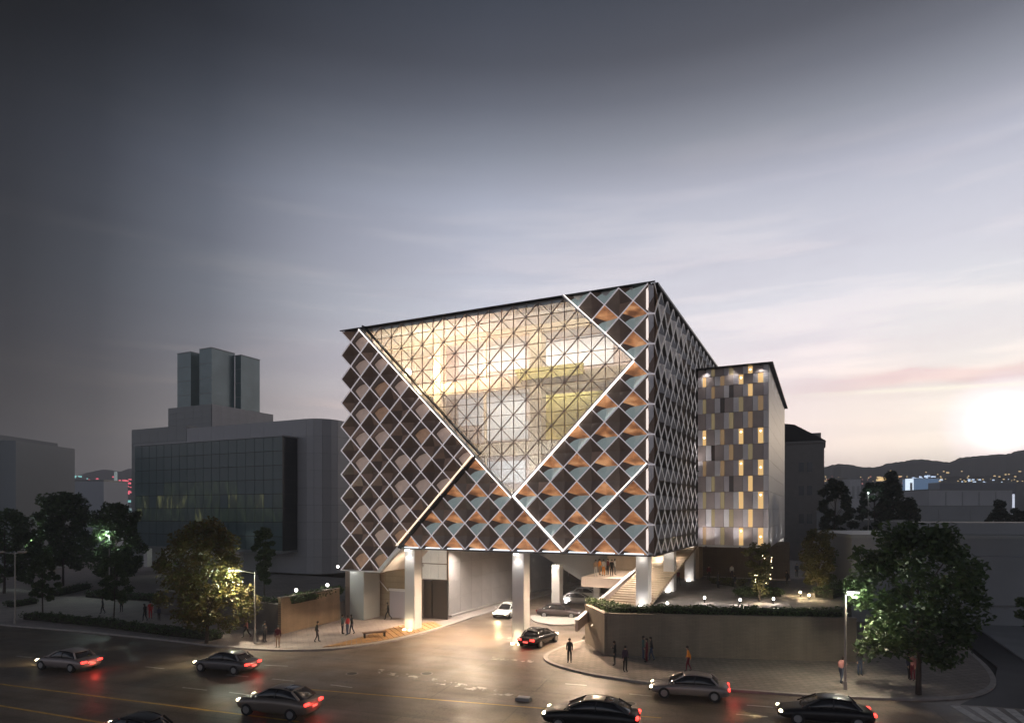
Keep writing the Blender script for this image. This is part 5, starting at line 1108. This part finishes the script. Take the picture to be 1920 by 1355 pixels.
for a in [
 (193,1150,'walk2','charcoal','black',200,'person in dark clothes walking alone behind the left hedge, farthest left'),
 (228,1147,'stand','pink','charcoal',-90,'person in a pink top beside the slender dark tree'),
 (272,1164,'walk2','black','black',170,'person in black beside the one in the long red coat'),
 (282,1159,'stand','red','red',-60,'person in a long bright red coat and trousers on the left plaza'),
 (298,1163,'stand','navy','black',90,'short person in navy at the edge of the golden tree', .12, .8),
 (463,1195,'walk','pink','black',190,'person in a pink top and black trousers striding beside the left lamp post'),
 (496,1203,'phone','charcoal','charcoal',-20,'person holding a small light, between lamp post and tan wall'),
 (521,1213,'stand','maroon','skin',-80,'bare legged person in a dark red top at the corner of the tan wall'),
 (594,1203,'walk2','black','charcoal',20,'person in black walking alone past the tan wall'),
 (642,1188,'stand','teal','charcoal',0,'person in a teal shirt, left one of the group by the grey pier'),
 (652,1190,'talk','red','denim',160,'person in a red shirt in the group by the grey pier'),
 (660,1188,'walk2','black','navy',170,'person in a black jacket, right one of the group by the grey pier'),
 (728,1161,'walk','black','black',180,'man in black striding toward the lavender kiosk'),
 (1068,1241,'stand','black','black',-100,'man in a black suit standing at the tip of the right pavement'),
 (1153,1247,'phone','black','charcoal',160,'person in black looking down, first before the brown wall'),
 (1172,1258,'stand','purple','black',-70,'person in a dark purple top near the kerb before the brown wall'),
 (1206,1236,'stand','teal','denim',0,'person in a teal shirt before the brown wall'),
 (1213,1241,'talk','maroon','maroon',170,'person in maroon between the teal and the dark one at the brown wall'),
 (1222,1238,'walk2','charcoal','denim',160,'person in a dark jacket, right one of the group at the brown wall'),
 (1291,1258,'walk2','orange','maroon',170,'person in a bright orange jacket on the right pavement'),
 (1577,1280,'lean','pink','denim',30,'person in a pink shirt leaning forward beside the right lamp post'),
 (1612,1265,'stand','charcoal','denim',-90,'person in dark clothes under the left branches of the large dark tree'),
 (1704,1273,'talk','navy','black',-60,'person in navy left of the trunk of the large dark tree'),
 (1712,1275,'stand','pink','maroon',200,'person in pink close to the trunk of the large dark tree'),
 (1272,1097,'walk2','maroon','charcoal',-60,'person in maroon walking on the plaza between two white columns', ZP),
 (1329,1087,'stand','maroon','black',-90,'person standing alone before the dark brick wall', ZP),
 (1372,1085,'stand','white','charcoal',-90,'person in white behind the grass bed', ZP),
 (1346,1102,'talk','charcoal','black',0,'person in charcoal at the left end of the grass bed', ZP),
 (1378,1107,'phone','black','black',180,'person in black in front of the grass bed', ZP),
 (1476,1099,'walk2','black','black',190,'person in black walking below the hotel column', ZP),
 (1494,1082,'stand','navy','black',-90,'person in navy near the foot of the hotel column', ZP)]:
    person(*a)
for px, dd, top, legs, face, pose, lb in ((1117,0,'tan','white',-90,'stand','person in tan at the left edge of the balcony'),(1124,.8,'orange','tan',-40,'talk','person in orange leaning in on the balcony'),(1132,.3,'white','orange',-120,'stand','person in white on the balcony beside the one in orange'),
        (1140,1.0,'maroon','charcoal',200,'talk','person in maroon in the middle of the balcony crowd'),(1147,.2,'black','black',-90,'stand','tall person in black on the balcony'),(1153,.9,'white','grey',0,'stand','person in white at the right end of the balcony crowd')):
    q = PD(px, 1080, 66.6+dd*1.6); person(0, 0, pose, top, legs, face, lb, loc=(q.x, q.y, ZB), group='visitors on the balcony')

# ================================================================ small things on the left pavement
bp = P(702,1194,.12); BN = thing('bench', 'low dark wooden block bench on the left pavement', 'bench', bp, R(22))
for k in range(3): MB().box((0,-.2+k*.2,.44), (2.0,.18,.06)).build('seat_plank', mat('dark_bench_timber', (.16,.09,.055), .6, var=.2, vs=4), BN)
for s_ in (-.85, .85): MB().box((s_,0,.205), (.12,.5,.41)).build('leg', M_black, BN)
DK = thing('timber_deck', 'striped orange timber deck strip along the kerb by the bench', 'deck', P(640,1214,.12))
M_deck = mat('orange_deck_timber', (.42,.24,.10), .6, var=.25, vs=2); o0 = P(640,1214,.12)
outer = smooth([P(605,1216)-Vector((0,0,0)),P(660,1211),P(720,1203),P(780,1189.5),P(830,1175)], 6); inner = smooth([P(612,1214),P(660,1202),P(705,1188),P(755,1174),P(815,1168)], 6)
outer = [Vector(p) for p in outer]; inner = [Vector(p) for p in inner]
for a, b, c, d in zip(outer, outer[1:], inner[1:], inner):
    vs = [a.lerp(d,.06), a.lerp(b,.86).lerp(d.lerp(c,.86),.06), d.lerp(c,.86), d]; vs = [(v.x-o0.x, v.y-o0.y) for v in vs]
    MB().prism(vs, .001, .05).build('plank', M_deck, DK)
ub = P(982,1312); t = thing('road_box', 'small pale box shaped road marker lying on the asphalt at the bottom centre', 'marker', ub, R(-18))
MB().prism([(-.45,-.22),(.4,-.22),(.45,.22),(-.4,.22)], 0, .16).build('box_body', M_kerb, t); MB().box((.0,0,.19), (.7,.34,.05)).build('lid', M_white, t)

for k, (px, py, lb) in enumerate(((800,1262,'in the middle of the junction'),(660,1262,'near the left kerb'),(1180,1318,'near the right kerb by the grey saloon'))):
    t = thing('manhole_cover', 'round dark iron manhole cover '+lb, 'manhole cover', P(px, py, .0)); MB().tube((0,0,-.03), (0,0,.008), .42, .42, 24).build('frame_ring', M_kerb, t); MB().tube((0,0,-.02), (0,0,.016), .34, .34, 24).build('lid', mat('iron_lid', (.04,.036,.032), .5, .5), t)
# ================================================================ dusk haze: one closed box of even, thin air round the whole scene
if 1:
    hz = MB().box2((-1650,-300,-1.2), (1650,1180,93)).build('haze', None); hz.data.materials.clear()
    hm_ = bpy.data.materials.new('haze_air'); hm_.use_nodes = True; hn = hm_.node_tree; hn.nodes.clear()
    vo = hn.nodes.new('ShaderNodeVolumePrincipled'); vo.inputs['Density'].default_value = .0007; vo.inputs['Color'].default_value = (.93,.94,.97,1)
    ho = hn.nodes.new('ShaderNodeOutputMaterial'); hn.links.new(vo.outputs[0], ho.inputs['Volume']); hz.data.materials.append(hm_); stuff(hz)
